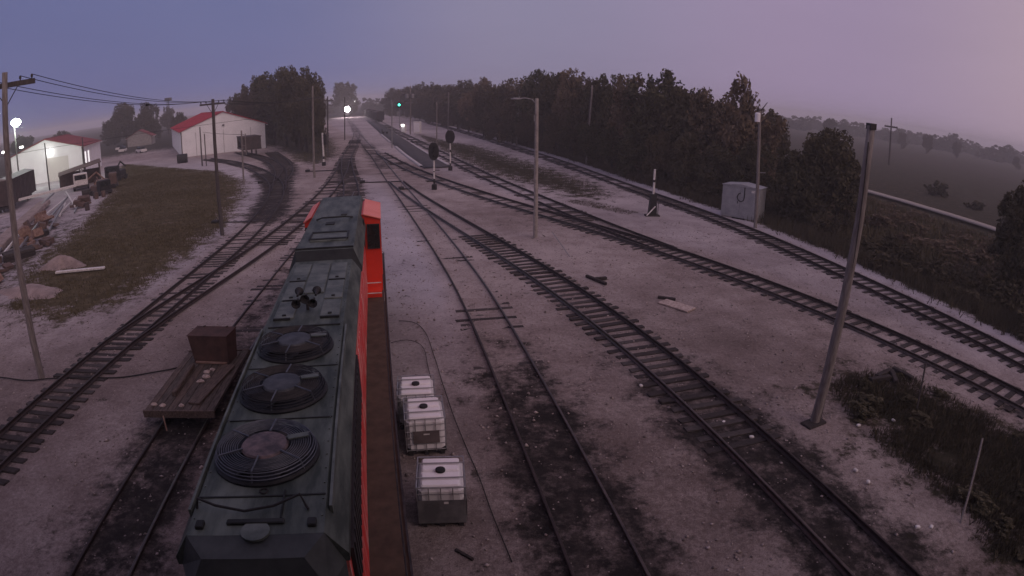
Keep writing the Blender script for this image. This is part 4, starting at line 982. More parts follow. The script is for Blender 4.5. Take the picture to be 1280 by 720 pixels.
# tall lit yard lamp left of the shed
yl = thing('yard_lamp', 'tall lit yard lamp glowing greenish white above the shed', 'street lamp', (-80.8, 75.0, 0))
MB().tube([(0, 0, 0), (0, 0, 11.3)], [.16, .10], 8).build('mast', 'pole_dark', yl)
MB().tube([(0, 0, 11.2), (.6, -.1, 11.6)], .05, 6).build('arm', 'galv', yl)
MB().lathe([(.001, -.72), (.6, -.48), (.95, 0), (.65, .45), (.001, .66)], 16, (.7, -.2, 11.55)).build('bulb', 'lamp_white', yl, True)
point('yard_lamp_light', (-80.1, 74.4, 10.4), 2000, (.82, 1.0, .85), .5)
for (x, y, z, lab) in ((-116.4, 110, 6.6, 'small bright lamp behind the lit shed'), (-106.6, 95, 6.5, 'bright lamp at the picture edge beside the boxcar roof')):
    t = thing('yard_light', lab, 'street lamp', (x, y, 0)); MB().tube([(0, 0, 0), (0, 0, z - .2)], .1, 6).build('mast', 'pole_dark', t)
    MB().bbox(-.55, .55, -.3, .3, z - .2, z + .2, .08).build('lamp', 'lamp_far', t)
# boxcar, sheds and machinery by the shed
def boxcar(label, cx, cy, rz, L, w, h, wallm, roofm, name='boxcar', group=None, z0=.95):
    t = thing(name, label, 'freight car', (cx, cy, 0), rz, group)
    b = MB().box(-w / 2, w / 2, -L / 2, L / 2, z0, h).build('body', wallm, t)
    MB().prism([(-w / 2 - .06, h + .001), (w / 2 + .06, h + .001), (0, h + .32)], -L / 2 - .05, L / 2 + .05).build('roof', roofm, t)
    n = int(L / 1.2)
    for i in range(n + 1):
        y = -L / 2 + i * L / n
        for s in (-1, 1): MB().box(min(s * w / 2, s * (w / 2 + .05)) + s * .001, max(s * w / 2, s * (w / 2 + .05)) + s * .001, y - .05, y + .05, z0, h - .05).build('rib', wallm, t)
    for yy in (-L / 2 + 2, L / 2 - 2):
        tr = MB().box(-1.0, 1.0, yy - 1.2, yy + 1.2, .45, .8).build('truck', 'steel_dark', t)
        for k in (-.85, .85):
            for s in (-1, 1): MB().lathe([(.001, -.06), (.42, -.06), (.42, .06), (.001, .06)], 14, M=Matrix.Translation((s * .74, yy + k, .45)) @ Matrix.Rotation(R(90), 4, 'Y')).build('wheel', 'steel_dark', tr)
    return t
boxcar('dark boxcar with pale roof at the left edge before the lit shed', -66.4, 60.4, R(31.6), 14, 3.0, 4.1, 'boxcar', 'boxcar_roof')
def hopper():
    t = thing('hopper_wagon', 'dark open hopper wagon parked before the white gable', 'freight car', (-49.6, 105.6, .1), math.atan2(.72, 1)); t.scale = (1.2, 1.2, 1.15)
    MB().add([(-.9, -1.0, 1.25), (.9, -1.0, 1.25), (.9, 1.0, 1.25), (-.9, 1.0, 1.25), (-1.5, -2.6, 3.0), (1.5, -2.6, 3.0), (1.5, 2.6, 3.0), (-1.5, 2.6, 3.0)],
             [(3, 2, 1, 0), (0, 1, 5, 4), (1, 2, 6, 5), (2, 3, 7, 6), (3, 0, 4, 7)]).build('hopper_body', 'black', t)
    MB().box(-1.55, 1.55, -2.65, 2.65, 3.0, 3.12).build('top_rim', 'boxcar', t)
    for x in (-1.4, 1.4): MB().box(x - .08, x + .08, -2.7, 2.7, 1.0, 1.25).build('side_sill', 'steel_dark', t)
    for y in (-2.6, 2.6):
        MB().box(-1.45, 1.45, y - .07, y + .07, 1.0, 2.99).build('end_frame', 'boxcar', t)
    for y in (-1.9, 1.9):
        for s in (-1, 1): MB().lathe([(.001, -.06), (.42, -.06), (.42, .06), (.001, .06)], 14, M=Matrix.Translation((s * .74, y, .5)) @ Matrix.Rotation(R(90), 4, 'Y')).build('wheel', 'steel_dark', t)
hopper()
t = thing('tank_drum', 'low dark round tank lying beside the white building corner', 'tank', (-60.5, 98.5, 0), .5)
MB().lathe([(.001, -1.0), (.8, -1.0), (.85, -.9), (.85, .9), (.8, 1.0), (.001, 1.0)], 18, M=Matrix.Translation((0, 0, .85)) @ Matrix.Rotation(R(90), 4, 'Y')).build('shell', 'black', t)
for x in (-.6, .6): MB().box(x - .1, x + .1, -.7, .7, 0, .3).build('saddle', 'steel_dark', t)
t = thing('lean_to', 'brown sheet roofed lean-to among the junk before the shed', 'shelter', (-66.5, 75.5, 0), R(42))
MB().add([(-3.6, -2, 2.1), (3.6, -2, 3.3), (3.6, 2.2, 3.6), (-3.6, 2.2, 2.4), (-3.6, -2, 2.2), (3.6, -2, 3.4), (3.6, 2.2, 3.7), (-3.6, 2.2, 2.5)],
         [(3, 2, 1, 0), (4, 5, 6, 7), (0, 1, 5, 4), (1, 2, 6, 5), (2, 3, 7, 6), (3, 0, 4, 7)]).build('roof', 'brown_sheet', t)
MB().box(-3.4, 3.4, 1.9, 2.0, 0, 2.3).build('back_wall', 'brown_sheet', t); MB().box(3.3, 3.4, -1.8, 1.9, 0, 3.2).build('side_wall', 'brown_sheet', t)
for x, z in ((-3.4, 2.1), (0, 2.7), (3.2, 3.2)): MB().box(x - .08, x + .08, -1.9, -1.74, 0, z).build('post', 'pole_dark', t)
def machine(x, y, rz, label, mats, s=1.0):
    t = thing('yard_machine', label, 'machine', (x, y, 0), rz)
    MB().box(-1.2 * s, 1.2 * s, -2 * s, 2 * s, .45 * s, .8 * s).build('chassis', 'steel_dark', t)
    MB().bbox(-1.1 * s, 1.1 * s, -1.9 * s, -.6 * s, .81 * s, 2.5 * s, .1).build('cab', mats[0], t)
    MB().box(-.9 * s, .9 * s, -1.93 * s, -1.905 * s, 1.6 * s, 2.3 * s).build('windscreen', 'glass_dark', t)
    MB().bbox(-1.0 * s, 1.0 * s, -.4 * s, 1.9 * s, .81 * s, 1.7 * s, .12).build('engine_cover', mats[1], t)
    MB().tube([(0, .2 * s, 1.7 * s), (.3 * s, 1.4 * s, 2.9 * s), (.5 * s, 2.8 * s, 2.0 * s)], .14 * s, 8).build('boom', mats[1], t)
    for xx in (-1.1, 1.1):
        for yy in (-1.2, 1.2): MB().lathe([(.001, -.15 * s), (.42 * s, -.15 * s), (.45 * s, 0), (.42 * s, .15 * s), (.001, .15 * s)], 14, M=Matrix.Translation((xx * s, yy * s, .45 * s)) @ Matrix.Rotation(R(90), 4, 'Y')).build('wheel', 'rubber', t)
machine(-62.5, 71.0, .7, 'pale cabbed track machine parked before the lit shed', ('white_paint', 'boxcar_roof'))
machine(-55.5, 68.5, 2.2, 'brown rusty machine on the far edge of the lawn', ('brown_sheet', 'rust_light'), .9)
machine(-52.5, 63.5, 1.2, 'low dark machine with folded boom beside the lawn', ('black', 'brown_sheet'), .8)
machine(-60.5, 77.5, .2, 'dark machine half behind the brown lean-to', ('black', 'steel_dark'), 1.0)
beam('long_pipe', 'long pale pipe lying level above the scrap before the boxcar', (-60.5, 67.5, 1.1), (-63.5, 57.0, 1.1), .32, .32, 'white_paint', 'pipe')
beam('concrete_wall_slab', 'long pale sloping slab beside the left edge tracks', (-58.0, 58.0, .5), (-43.0, 35.5, .3), 1.6, .5, 'rubble', 'slab')
for i, (a, b) in enumerate((((-56.5, 60.5, .35), (-49.5, 49.0, .3)), ((-54.5, 60.5, .35), (-48.0, 50.0, .3)), ((-52.8, 56.5, .4), (-46.5, 48.5, .35)), ((-52.0, 58.5, .25), (-46.0, 50.5, .25)), ((-50.0, 53.0, .7), (-42.0, 42.0, .25)), ((-58.5, 63.0, .9), (-48.5, 53.5, .4)), ((-57.0, 61.8, .5), (-46.5, 46.5, .3)), ((-47.5, 44.5, .5), (-38.5, 32.0, .3)), ((-46.0, 44.8, .6), (-39.5, 35.5, .3)), ((-44.5, 38.5, .3), (-37.0, 29.0, .2)))):
    beam('scrap_rail', ORD[i] + ' long pale rail in the scrap left of the lawn, counted from the lit shed', a, b, .16, .2, 'white_paint' if i in (0, 1, 2, 5, 7) else 'galv', 'rail', 'scrap rails left of the lawn')
for i, (x, y, s, zz) in enumerate(((-44.5, 43.0, 1.2, .9), (-41.0, 38.0, 1.5, 1.0), (-38.0, 36.5, 1.1, .7), (-46.5, 46.0, 1.3, 1.0), (-37.0, 30.0, 1.4, .8), (-34.0, 26.0, 1.2, .6), (-48.5, 55.0, 1.0, .9), (-32.0, 23.5, 1.3, .6))):
    mb = MB(); r_ = random.Random(40 + i)
    for k in range(7):
        M = Matrix.Translation((r_.uniform(-s, s), r_.uniform(-s, s), r_.uniform(0, zz * .6))) @ Matrix.Rotation(r_.uniform(0, 3), 4, 'Z') @ Matrix.Rotation(r_.uniform(-.5, .5), 4, 'X')
        mb.box(-r_.uniform(.2, .9), r_.uniform(.2, .9), -r_.uniform(.1, .5), r_.uniform(.1, .5), 0, r_.uniform(.15, zz), M)
    tag(mb.build('scrap_heap', 'rust_light' if i % 2 else 'brown_sheet', None, loc=(x, y, 0)), ('rust coloured angular scrap metal heap left of the lawn', 'brown angular scrap metal heap left of the lawn')[(i + 1) % 2], 'scrap', 'scrap heaps left of the lawn' + (' dark' if i % 2 else ' brown'))
def tie_stack(x, y, a, nx, nz, label):
    t = thing('tie_stack', label, 'timber stack', (x, y, 0), a)
    for k in range(nz):
        for i in range(nx - (k > 1)):
            link('timber', TIE[(i + k) % 5], t, (random.uniform(-.1, .1), (i - nx / 2) * .29 + random.uniform(-.02, .02), .17 + k * .18), (0, 0, random.gauss(0, .02)))
tie_stack(-37.5, 33.5, .9, 7, 4, 'large stack of old ties nearest the left edge pole')
tie_stack(-42.5, 40.5, .8, 6, 3, 'low stack of old ties amid the scrap heaps')
tie_stack(-55.0, 64.5, .7, 6, 5, 'tall stack of old ties beside the rusty machine')
for i, (x, y) in enumerate(((-50.6, 60.2), (-51.4, 60.9), (-50.2, 61.2), (-45.8, 52.6), (-58.5, 73.5))):
    t = thing('oil_drum', ('drum in front of the three by the rusty machine', 'middle drum of the three by the rusty machine', 'drum behind the others by the rusty machine', 'lone upright drum between the scrap heaps', 'upright drum beside the brown lean-to')[i], 'drum', (x, y, 0), 0, 'drums beyond the lawn')
    MB().lathe([(.001, 0), (.29, 0), (.30, .02), (.285, .05), (.285, .29), (.30, .31), (.285, .33), (.285, .58), (.30, .60), (.285, .62), (.285, .86), (.29, .88), (.27, .86), (.001, .86)], 16).build('shell', 'boxcar' if i % 2 else 'brown_sheet', t)
for i, (a, b) in enumerate((((-41.5, 33.0, .3), (-36.0, 27.0, .2)), ((-40.6, 33.2, .35), (-34.6, 26.8, .2)), ((-47.0, 41.0, .4), (-40.0, 31.5, .3)), ((-60.0, 62.0, 1.0), (-55.0, 53.5, .5)))):
    beam('steel_pipe', 'long dull steel pipe slanting through the scrap at the left edge', a, b, .22, .22, 'galv' if i % 2 else 'steel_dark', 'pipe', 'pipes in the scrap at the left edge')
def mound(name, label, x, y, rx, ry, h, seed, m):
    rows, cols = 14, 28; V, Fc = [], []
    for i in range(rows + 1):
        u = i / rows
        for j in range(cols):
            a = 2 * math.pi * j / cols; k = 1 + .22 * math.sin(2 * a + seed) + .12 * math.sin(5 * a + seed * 2) + .06 * math.sin(9 * a)
            z = h * (math.cos(u * math.pi) * .5 + .5) * (1 + .2 * math.sin(3 * a + seed) * u) - .06 * (i == rows)
            V.append((rx * u * k * math.cos(a), ry * u * k * math.sin(a), z + random.uniform(-.03, .03) * h))
    for i in range(rows):
        for j in range(cols): Fc.append((i * cols + j, (i + 1) * cols + j, (i + 1) * cols + (j + 1) % cols, i * cols + (j + 1) % cols))
    o = tag(MB().add(V, Fc).build(name, m, None, True), label, 'mound'); o.location = (x, y, 0)
mound('gravel_mound', 'small pale domed gravel mound on the lawn', -30.0, 30.8, 2.1, 1.4, .9, 1.0, 'rubble')
mound('gravel_mound', 'broad pale gravel mound behind the left edge pole', -28.2, 25.6, 3.4, 1.9, .5, 2.4, 'rubble')
beam('white_plank', 'white plank lying beside the domed gravel mound', (-29.0, 29.0, .25), (-25.4, 30.0, .25), .3, .12, 'white_paint', 'plank')
# distant structures left
t = thing('lattice_tower', 'thin radio tower on the horizon above the red roof', 'tower', (-191.6, 300, 0))
for sx, sy in ((-1, -1), (1, -1), (0, 1.2)): MB().tube([(sx * 1.0, sy, 0), (sx * .45, sy * .45, 18.6)], .14, 5).build('leg', 'steel_dark', t)
for i in range(8):
    k = 1 - .55 * i / 8; MB().tube([(-k, -k, i * 2.3), (k, -k, i * 2.3 + 1.9), (0, 1.2 * k, i * 2.3 + 2.3), (-k, -k, i * 2.3 + 2.3)], .08, 4).build('lattice', 'steel_dark', t)
MB().box(-1.8, 1.8, -1.2, 1.2, 17.2, 18.9).build('antenna_rack', 'steel_dark', t)
t, _, _ = gable_building('far_house', 'small far house with red roof under the round trees', (-128, 172), (-120, 176), 9, 3.0, 5.2, 'boxcar_roof', 'dull_red_roof', 3.0)
for i, (x, y, a, lab) in enumerate(((-112, 148, .4, 'pale parked vehicle beside the far house'), (-98, 138, 1.0, 'small pale parked vehicle at the corner of the white building'), (-122, 160, .2, 'light van parked in front of the dark round trees'))):
    t = thing('parked_vehicle', lab, 'vehicle', (x, y, 0), a)
    MB().bbox(-.9, .9, -2.2, 2.2, .35, 1.0, .15).build('body', 'white_paint', t); MB().bbox(-.8, .8, -1.3, 1.5, 1.0, 1.65, .2).build('cabin', 'glass_dark', t)
    for xx in (-.85, .85):
        for yy in (-1.4, 1.4): MB().lathe([(.001, -.1), (.33, -.1), (.33, .1), (.001, .1)], 12, M=Matrix.Translation((xx, yy, .33)) @ Matrix.Rotation(R(90), 4, 'Y')).build('wheel', 'rubber', t)

# ------------------------------------------------------------------ distant trains
def along(key, y):
    Q = LINES[key]; i = int(np.argmin(np.abs(Q[:, 1] - y))); T_ = Q[min(i + 2, len(Q) - 1)] - Q[max(i - 2, 0)]
    return float(Q[i][0]), float(Q[i][1]), math.atan2(-T_[0], T_[1])
for k in range(5):
    x, y, a = along('main', 238 + k * 15.2)
    boxcar(('nearest', 'second', 'third', 'fourth', 'last')[k] + ' dark freight car of the standing far train', x, y, a, 14, 3.0, 4.2 if k % 2 == 0 else 3.7, 'black', 'boxcar', 'freight_car', 'freight cars of the far train')
x, y, a = along('middle', 330)
t = thing('distant_locomotive', 'far off locomotive with a glaring white headlight', 'locomotive', (x, y, 0), a)
MB().bbox(-1.5, 1.5, 0, 14, 1.2, 4.3, .3).build('body', 'black', t)
MB().box(-1.5, 1.5, -.6, 0, 1.0, 1.6).build('pilot', 'steel_dark', t)
MB().lathe([(.001, 0), (1.5, 0), (1.3, .3), (.001, .4)], 16, M=Matrix.Translation((0, -.01, 4.3)) @ Matrix.Rotation(R(90), 4, 'X')).build('headlight', 'headlight_glow', t)
point('headlight_light', (x + .5, y - 3, 4.0), 3000, (1, .84, .86), .6)
t = thing('crossing_light', 'tiny pale light above the distant headlight', 'lamp', (-102, 380, 0))
MB().tube([(0, 0, 0), (0, 0, 8)], .12, 5).build('mast', 'steel_dark', t); MB().lathe([(.001, -.4), (.5, 0), (.001, .4)], 10, (0, 0, 8.4)).build('lamp', 'lamp_far', t)
t = thing('baggage_cart', 'small dark cart standing on the platform strip', 'cart', (-33.0, 152.5, .16))
MB().box(-.8, .8, -.4, .4, .35, .5).build('bed', 'black', t); MB().box(-.8, -.72, -.4, .4, .5, 1.2).build('handle', 'black', t)
for xx in (-.5, .5):
    for yy in (-.42, .42): MB().lathe([(.001, -.04), (.2, -.04), (.2, .04), (.001, .04)], 10, M=Matrix.Translation((xx, yy, .2)) @ Matrix.Rotation(R(90), 4, 'X')).build('wheel', 'rubber', t)

# ------------------------------------------------------------------ debris and cables on the gravel
def cable(name, label, pts, r, m):
    Q = smooth_line(pts, .25, 3); tag(MB().tube([(float(a), float(b), .035 + r + .012 * math.sin(i * .7)) for i, (a, b) in enumerate(Q)], r, 5).build(name, m), label, 'cable')
cable('ground_cable', 'thin cable looping over the gravel past the white tote tanks', [(-4.7, 22.9), (-4.0, 23.0), (-3.4, 21.8), (-2.7, 19.2), (-2.25, 17.4), (-1.96, 16.3), (-1.5, 14.6), (-.75, 12.2), (-.35, 10.6), (.06, 9.2)], .014, 'rubber')
cable('ground_cable', 'second thin cable near the tote tanks curling towards the locomotive', [(-4.6, 20.6), (-4.0, 21.2), (-3.3, 20.6), (-2.9, 18.6), (-2.45, 16.9)], .012, 'rubber')
cable('ground_hose', 'black hose lying across the left track towards the push car', [(-20.5, 15.35), (-18.3, 15.4), (-17.2, 15.95), (-16.2, 16.1), (-15.0, 16.25), (-13.6, 16.7), (-12.4, 17.5), (-11.6, 18.2)], .028, 'rubber')
beam('scrap_timber', 'broken dark timber lying between the ladder track and the dark track', (3.85, 29.5, .08), (4.7, 28.2, .07), .16, .14, 'tie', 'timber')
beam('scrap_timber', 'short dark block beside the broken timber on the gravel', (4.25, 28.9, .1), (4.85, 29.1, .1), .18, .15, 'tie', 'timber')
beam('board', 'pale flat board lying on the gravel near the dark track', (7.0, 25.7, .06), (8.1, 24.5, .06), .75, .06, 'debris_pale', 'board')
beam('scrap_timber', 'short dark timber behind the pale flat board', (6.9, 26.2, .08), (7.7, 25.9, .08), .18, .12, 'tie', 'timber')
beam('scrap_timber', 'dark stick on the gravel below the nearest tote tank', (-1.15, 9.55, .05), (-.75, 9.25, .05), .07, .06, 'tie', 'timber')
beam('litter_scrap', 'tiny white scrap below the nearest tote tank', (-1.3, 8.3, .05), (-1.15, 8.4, .05), .06, .03, 'white_paint', 'litter')
beam('thin_rod', 'pale thin rod leaning beside the lamp post track', (2.6, 38.2, .4), (3.3, 33.2, .1), .035, .035, 'galv', 'rod')
for i, (x, y) in enumerate(((10.9, 14.1), (9.6, 11.2), (9.5, 11.8), (7.0, 13.9), (6.4, 14.8), (12.4, 14.2), (10.0, 9.1), (10.4, 9.0), (4.3, 17.3))):
    o = tag(MB().bbox(-.07, .07, -.05, .05, 0, .06, .02).build('litter_scrap', 'white_paint'), 'small whitish scrap lying on the ground beside the ladder track', 'litter', 'whitish scraps by the ladder track'); o.location = (x, y, .02); o.rotation_euler = (0, 0, i)
for i, (x, y, a) in enumerate(((14.0, 17.4, .4), (14.3, 17.1, 1.2), (13.6, 17.0, .1), (14.9, 17.3, 2.0))):
    beam('scrap_timber', 'dark rotten timber in the pile beside the heavy dark track', (x - .5 * math.cos(a), y - .5 * math.sin(a), .12), (x + .5 * math.cos(a), y + .5 * math.sin(a), .16), .2, .16, 'tie', 'timber', 'rotten timbers by the heavy track')

# ballast and pebbles
def stones():
    N_ = 26000
    keys = ['left', 'leftlink', 'cart', 'middle', 'second', 'third', 'outer', 'loco']
    P = []
    for k in range(N_ * 2 // 5):
        q = LINES[random.choice(keys)]; p_ = q[random.randrange(len(q))]
        if p_[1] < 48: P.append((p_[0] + random.gauss(0, 1.5), p_[1] + random.uniform(-.5, .5)))
    rr = np.sqrt(rng.random(N_ * 3 // 5)) ** 1.3 * 40 + 6; aa = np.radians(rng.uniform(-52, 46, len(rr)))
    P = np.r_[np.array(P), np.c_[rr * np.sin(aa), rr * np.cos(aa)]]
    g, d, _ = ground_masks(P); keep = (g < .4) & (rng.random(len(P)) > d * .85); P = P[keep]
    Z_ = height(P); n = len(P)
    base = np.array([(1, 0, 0), (0, 1, 0), (-1, 0, 0), (0, -1, 0), (0, 0, .8), (0, 0, -.8)], float)
    s = rng.gamma(2.5, .0075, n) + .011; th = rng.uniform(0, 6.28, n)
    V = base[None] * (s[:, None, None] * rng.uniform(.6, 1.4, (n, 6, 1)))
    c, si = np.cos(th)[:, None], np.sin(th)[:, None]
    X = V[:, :, 0] * c - V[:, :, 1] * si + P[:, 0:1]; Y = V[:, :, 0] * si + V[:, :, 1] * c + P[:, 1:2]; Zz = V[:, :, 2] + (Z_ + s * .3)[:, None]
    V = np.stack([X, Y, Zz], 2).reshape(-1, 3)
    f = np.array([(0, 1, 4), (1, 2, 4), (2, 3, 4), (3, 0, 4), (1, 0, 5), (2, 1, 5), (3, 2, 5), (0, 3, 5)])
    Fc = (f[None] + (np.arange(n) * 6)[:, None, None]).reshape(-1, 3)
    tag(link('gravel', arr_mesh('gravel', V, Fc, 'gravel_stone')), 'loose pale ballast stones strewn over the yard', 'gravel', kind='stuff')
stones()
def blades(name, label, P, h0, h1, w, m, spread=.12, per=5):
    P = np.repeat(np.asarray(P), per, axis=0); n = len(P)
    P = P + rng.normal(0, spread, P.shape); z = height(P) - .02
    h = rng.uniform(h0, h1, n); a = rng.uniform(0, 6.28, n); lean = rng.uniform(.1, .6, n) * h; la = rng.uniform(0, 6.28, n)
    dx, dy = np.cos(a) * w * rng.uniform(.6, 1.3, n), np.sin(a) * w
    b0 = np.c_[P[:, 0] - dx, P[:, 1] - dy, z]; b1 = np.c_[P[:, 0] + dx, P[:, 1] + dy, z]
    tp = np.c_[P[:, 0] + lean * np.cos(la), P[:, 1] + lean * np.sin(la), z + h]
    V = np.stack([b0, b1, tp], 1).reshape(-1, 3); Fc = np.arange(n * 3).reshape(-1, 3)
    tag(link(name, arr_mesh(name, V, Fc, m)), label, 'grass', kind='stuff')
def scatter_poly(poly, n):
    poly = np.array(poly); lo, hi = poly.min(0), poly.max(0); P = rng.uniform(lo, hi, (n * 4 + 200, 2)); return P[in_poly(P, poly)][:n]
Pl = scatter_poly(LAWN, 34000); Pl = Pl[rng.random(len(Pl)) < .25 + 1.3 * vnoise(Pl, 4, 44) ** 1.5]; blades('grass', 'short brownish grass covering the lawn left of the tracks', Pl, .06, .22, .03, 'grass_blade', .2, 3)
blades('grass', 'dark grass strip between the far track and the outer track', scatter_poly(STRIP, 9000), .06, .24, .03, 'weed_blade', .2, 3)
Pw = scatter_poly(WEEDS, 5000); Pw = Pw[vnoise(Pw, 1.3, 21) > .22]
blades('weeds', 'tangled dark weeds around the stakes in the lower corner', Pw, .06, .34, .018, 'weed_blade', .16, 6)
blades('grass', 'dim grass at the foot of the big grove', scatter_poly(GROVE, 6000), .1, .4, .04, 'grass_blade', .3, 3)
Po = LINES['outer']; Po = Po[(Po[:, 1] < 120)]
def brush(n, lo, hi):
    idx = rng.integers(0, len(Po), n); o = rng.uniform(lo, hi, n); T_ = np.gradient(Po, axis=0); T_ /= np.hypot(T_[:, 0], T_[:, 1])[:, None]
    return Po[idx] + np.stack([T_[idx, 1], -T_[idx, 0]], 1) * o[:, None] + rng.normal(0, .5, (n, 2))
blades('tall_grass', 'tall rank grass bordering the ballast of the outer track', brush(9000, 3.4, 9), .3, 1.1, .03, 'weed_blade', .25, 6)
blades('tall_grass', 'brown rank grass on the slope towards the pale field road', brush(8000, 9, 34), .3, 1.0, .05, 'grass_blade', .4, 5)

# ------------------------------------------------------------------ trees and shrubs
def crown_mesh(name, m, nclump, nleaf, size, seed, shape='round', spiky=0.3):
    r = np.random.default_rng(seed); C = []
    lobes = [((0, 0, -.1), .62)]
    for k in range(9):
        a_ = k * 2.4 + r.random(); z_ = r.uniform(-.7, .5); q_ = r.uniform(.35, .62) * (1.0 if shape == 'round' else 1.15 - .6 * (z_ + 1) / 2)
        lobes.append(((q_ * math.cos(a_), q_ * math.sin(a_), z_), r.uniform(.26, .44)))
    lobes.append(((r.uniform(-.25, .25), r.uniform(-.25, .25), .55), .42))
    wts = np.array([q[1] ** 2 for q in lobes]); wts /= wts.sum()
    for k in r.choice(len(lobes), nclump, p=wts):
        (cx, cy, cz), lr = lobes[k]; v_ = r.normal(0, 1, 3); v_ /= np.linalg.norm(v_); v_ *= lr * r.uniform(.55, 1.0)
        C.append((cx + v_[0], cy + v_[1], max(-1, cz + v_[2])))
    C = np.array(C); cr_ = r.uniform(.06, .17, nclump)
    U = r.normal(0, 1, (nclump, nleaf, 3)); U /= np.linalg.norm(U, axis=2)[:, :, None]; U *= np.cbrt(r.random((nclump, nleaf)))[:, :, None]
    U[:, :, 2] *= 1 + spiky * r.random((nclump, 1))
    P = C[:, None, :] + U * cr_[:, None, None]
    P = P.reshape(-1, 3); n = len(P)
    a = r.normal(0, 1, (n, 3)); a /= np.linalg.norm(a, axis=1)[:, None]; b = np.cross(a, r.normal(0, 1, (n, 3))); b /= np.linalg.norm(b, axis=1)[:, None]
    s = size * r.uniform(.6, 1.4, n)[:, None]
    V = np.stack([P - a * s * .5, P + b * s * .32, P + a * s * .6, P - b * s * .32], 1).reshape(-1, 3)
    return arr_mesh(name, V, np.arange(n * 4).reshape(-1, 4), m)
def trunk_mesh(name, seed, h0=.45):
    r = random.Random(seed); mb = MB()
    mb.tube([(0, 0, -.03), (.01, .0, .15), (r.uniform(-.03, .03), r.uniform(-.03, .03), .45), (r.uniform(-.05, .05), r.uniform(-.05, .05), .85)], [.030, .023, .015, .004], 8)
    for k in range(7):
        a = k * .9 + r.random(); z = .22 + .08 * k; l = r.uniform(.16, .28)
        mb.tube([(0, 0, z), (l * .5 * math.cos(a), l * .5 * math.sin(a), z + .07), (l * math.cos(a), l * math.sin(a), z + .17)], [.012, .008, .003], 5)
    return mb.mesh(name, 'bark')
CR = [crown_mesh('crown', 'leaf', 260, 62, .068, s, 'round', .35) for s in range(5)]
CRB = [crown_mesh('crown', 'leaf_brown', 240, 60, .07, 20 + s, 'round', .6) for s in range(2)]
SH = [crown_mesh('shrub', 'leaf', 80, 50, .13, 40 + s, 'round', .3) for s in range(2)] + [crown_mesh('shrub', 'leaf_brown', 80, 50, .13, 50 + s, 'round', .4) for s in range(2)]
TR = [trunk_mesh('trunk', s) for s in range(4)]
def tree(x, y, h, r, label, group=None, cm=None, low=.1, z=0.0, name='tree'):
    t = thing(name, label, 'tree', (x, y, z), 0, group)
    link('trunk', random.choice(TR), t, None, (0, 0, random.uniform(0, 6)), (h * .9, h * .9, h))
    link('crown', cm or random.choice(CR), t, (0, 0, h * (low + (1 - low) / 2)), (0, 0, random.uniform(0, 6.28)), (r, r * random.uniform(.85, 1.1), h * (1 - low) / 2))
    return t
G1 = 'tree line behind the outer track'
row = [(24.6, 60, 11.2, 3.6), (21.6, 62.5, 11.2, 3.4), (19.6, 67, 11.6, 3.6), (17.4, 72, 13.0, 4.0), (15.2, 78, 11.9, 3.6), (13.2, 84.5, 11.9, 3.5), (11.4, 91, 11.7, 3.6), (9.4, 97.5, 12.6, 4.0), (7.2, 104.5, 13.6, 4.2), (4.4, 112.5, 13.8, 4.4), (1.2, 121, 13.2, 4.2), (-2.4, 131, 12.4, 4.2), (-5.6, 142, 12.4, 4.4), (-9.5, 156, 12.8, 4.8), (-14, 172, 13, 5), (-19, 190, 13, 5.2), (-25, 210, 13.5, 5.4), (-32, 232, 13.8, 5.8), (-41, 258, 14, 6.4), (-51, 288, 14.2, 7), (-63, 320, 14.5, 8)]
for i, (x, y, h, r) in enumerate(row):
    if i == 0: lab = 'brownish tree at the near end of the tree line behind the grey cabinet'
    elif i == 3: lab = 'tallest near tree with ragged top behind the switch stand'
    elif i == 8: lab = 'broad dark tree rising above the far tree line behind the lamp post'
    else: lab = ORD[i] + ' tall tree of the tree line, counted from the grey cabinet'
    tree(x, y, h * random.uniform(1.0, 1.14), r * random.uniform(1.2, 1.45), lab, G1, CRB[i % 2] if i in (0, 1, 4, 7, 10, 13) else None, .0)
back = [(30, 68, 9.8, 3.4), (26.5, 72, 10.5, 3.6), (23, 78, 10.8, 3.8), (20, 86, 11, 3.8), (17, 94, 11.4, 4), (14, 102, 11.8, 4.2), (11, 112, 12.4, 4.4), (6, 124, 12.2, 4.6), (2, 138, 11.8, 4.6), (-4, 154, 12, 5), (-10, 174, 12, 5.4), (-17, 200, 12.4, 6), (-28, 235, 12.5, 6.5)]
for i, (x, y, h, r) in enumerate(back): tree(x, y, h, r, ORD[i] + ' dark tree of the hidden second row behind the tree line, counted from the cabinet', G1 + ', second row', None, .04)
front = [(22.6, 54, 6.2, 2.6), (20.4, 57.5, 5.6, 2.3), (18.2, 61, 6.4, 2.5), (16.2, 65, 6.0, 2.4), (14.2, 70.5, 6.4, 2.6), (12.6, 76, 6.0, 2.5), (10.6, 82.2, 6.2, 2.5), (8.8, 89, 6.6, 2.6), (6.8, 96, 7.2, 2.8), (4.8, 103, 7, 2.8), (2.6, 110, 7.2, 2.9), (-.2, 118, 7, 3), (-3.4, 128, 7, 3.1), (-7, 140, 7, 3.3), (-11.5, 154, 7, 3.4), (-16, 171, 7.2, 3.6), (-22, 192, 7.6, 4), (-29, 215, 8, 4.4), (-38, 243, 8.4, 5)]
for i, (x, y, h, r) in enumerate(front): tree(x, y, h, r, ORD[i] + ' low bushy tree at the foot of the tree line, counted from the grey cabinet', G1 + ', bushy foot', None, .0, name='bushy_tree')
tree(26.6, 46.5, 9.2, 4.2, 'dark rounded tree standing alone right of the grey cabinet', None, CR[1], .03, -.6)
tree(24.2, 46.0, 7.4, 3.0, 'shorter dark tree beside the lone rounded one', None, CR[2], .0, -.6)
tree(29.5, 48.5, 7.0, 2.6, 'rounded dark tree behind the lone rounded one', None, CR[1], .02, -.6)
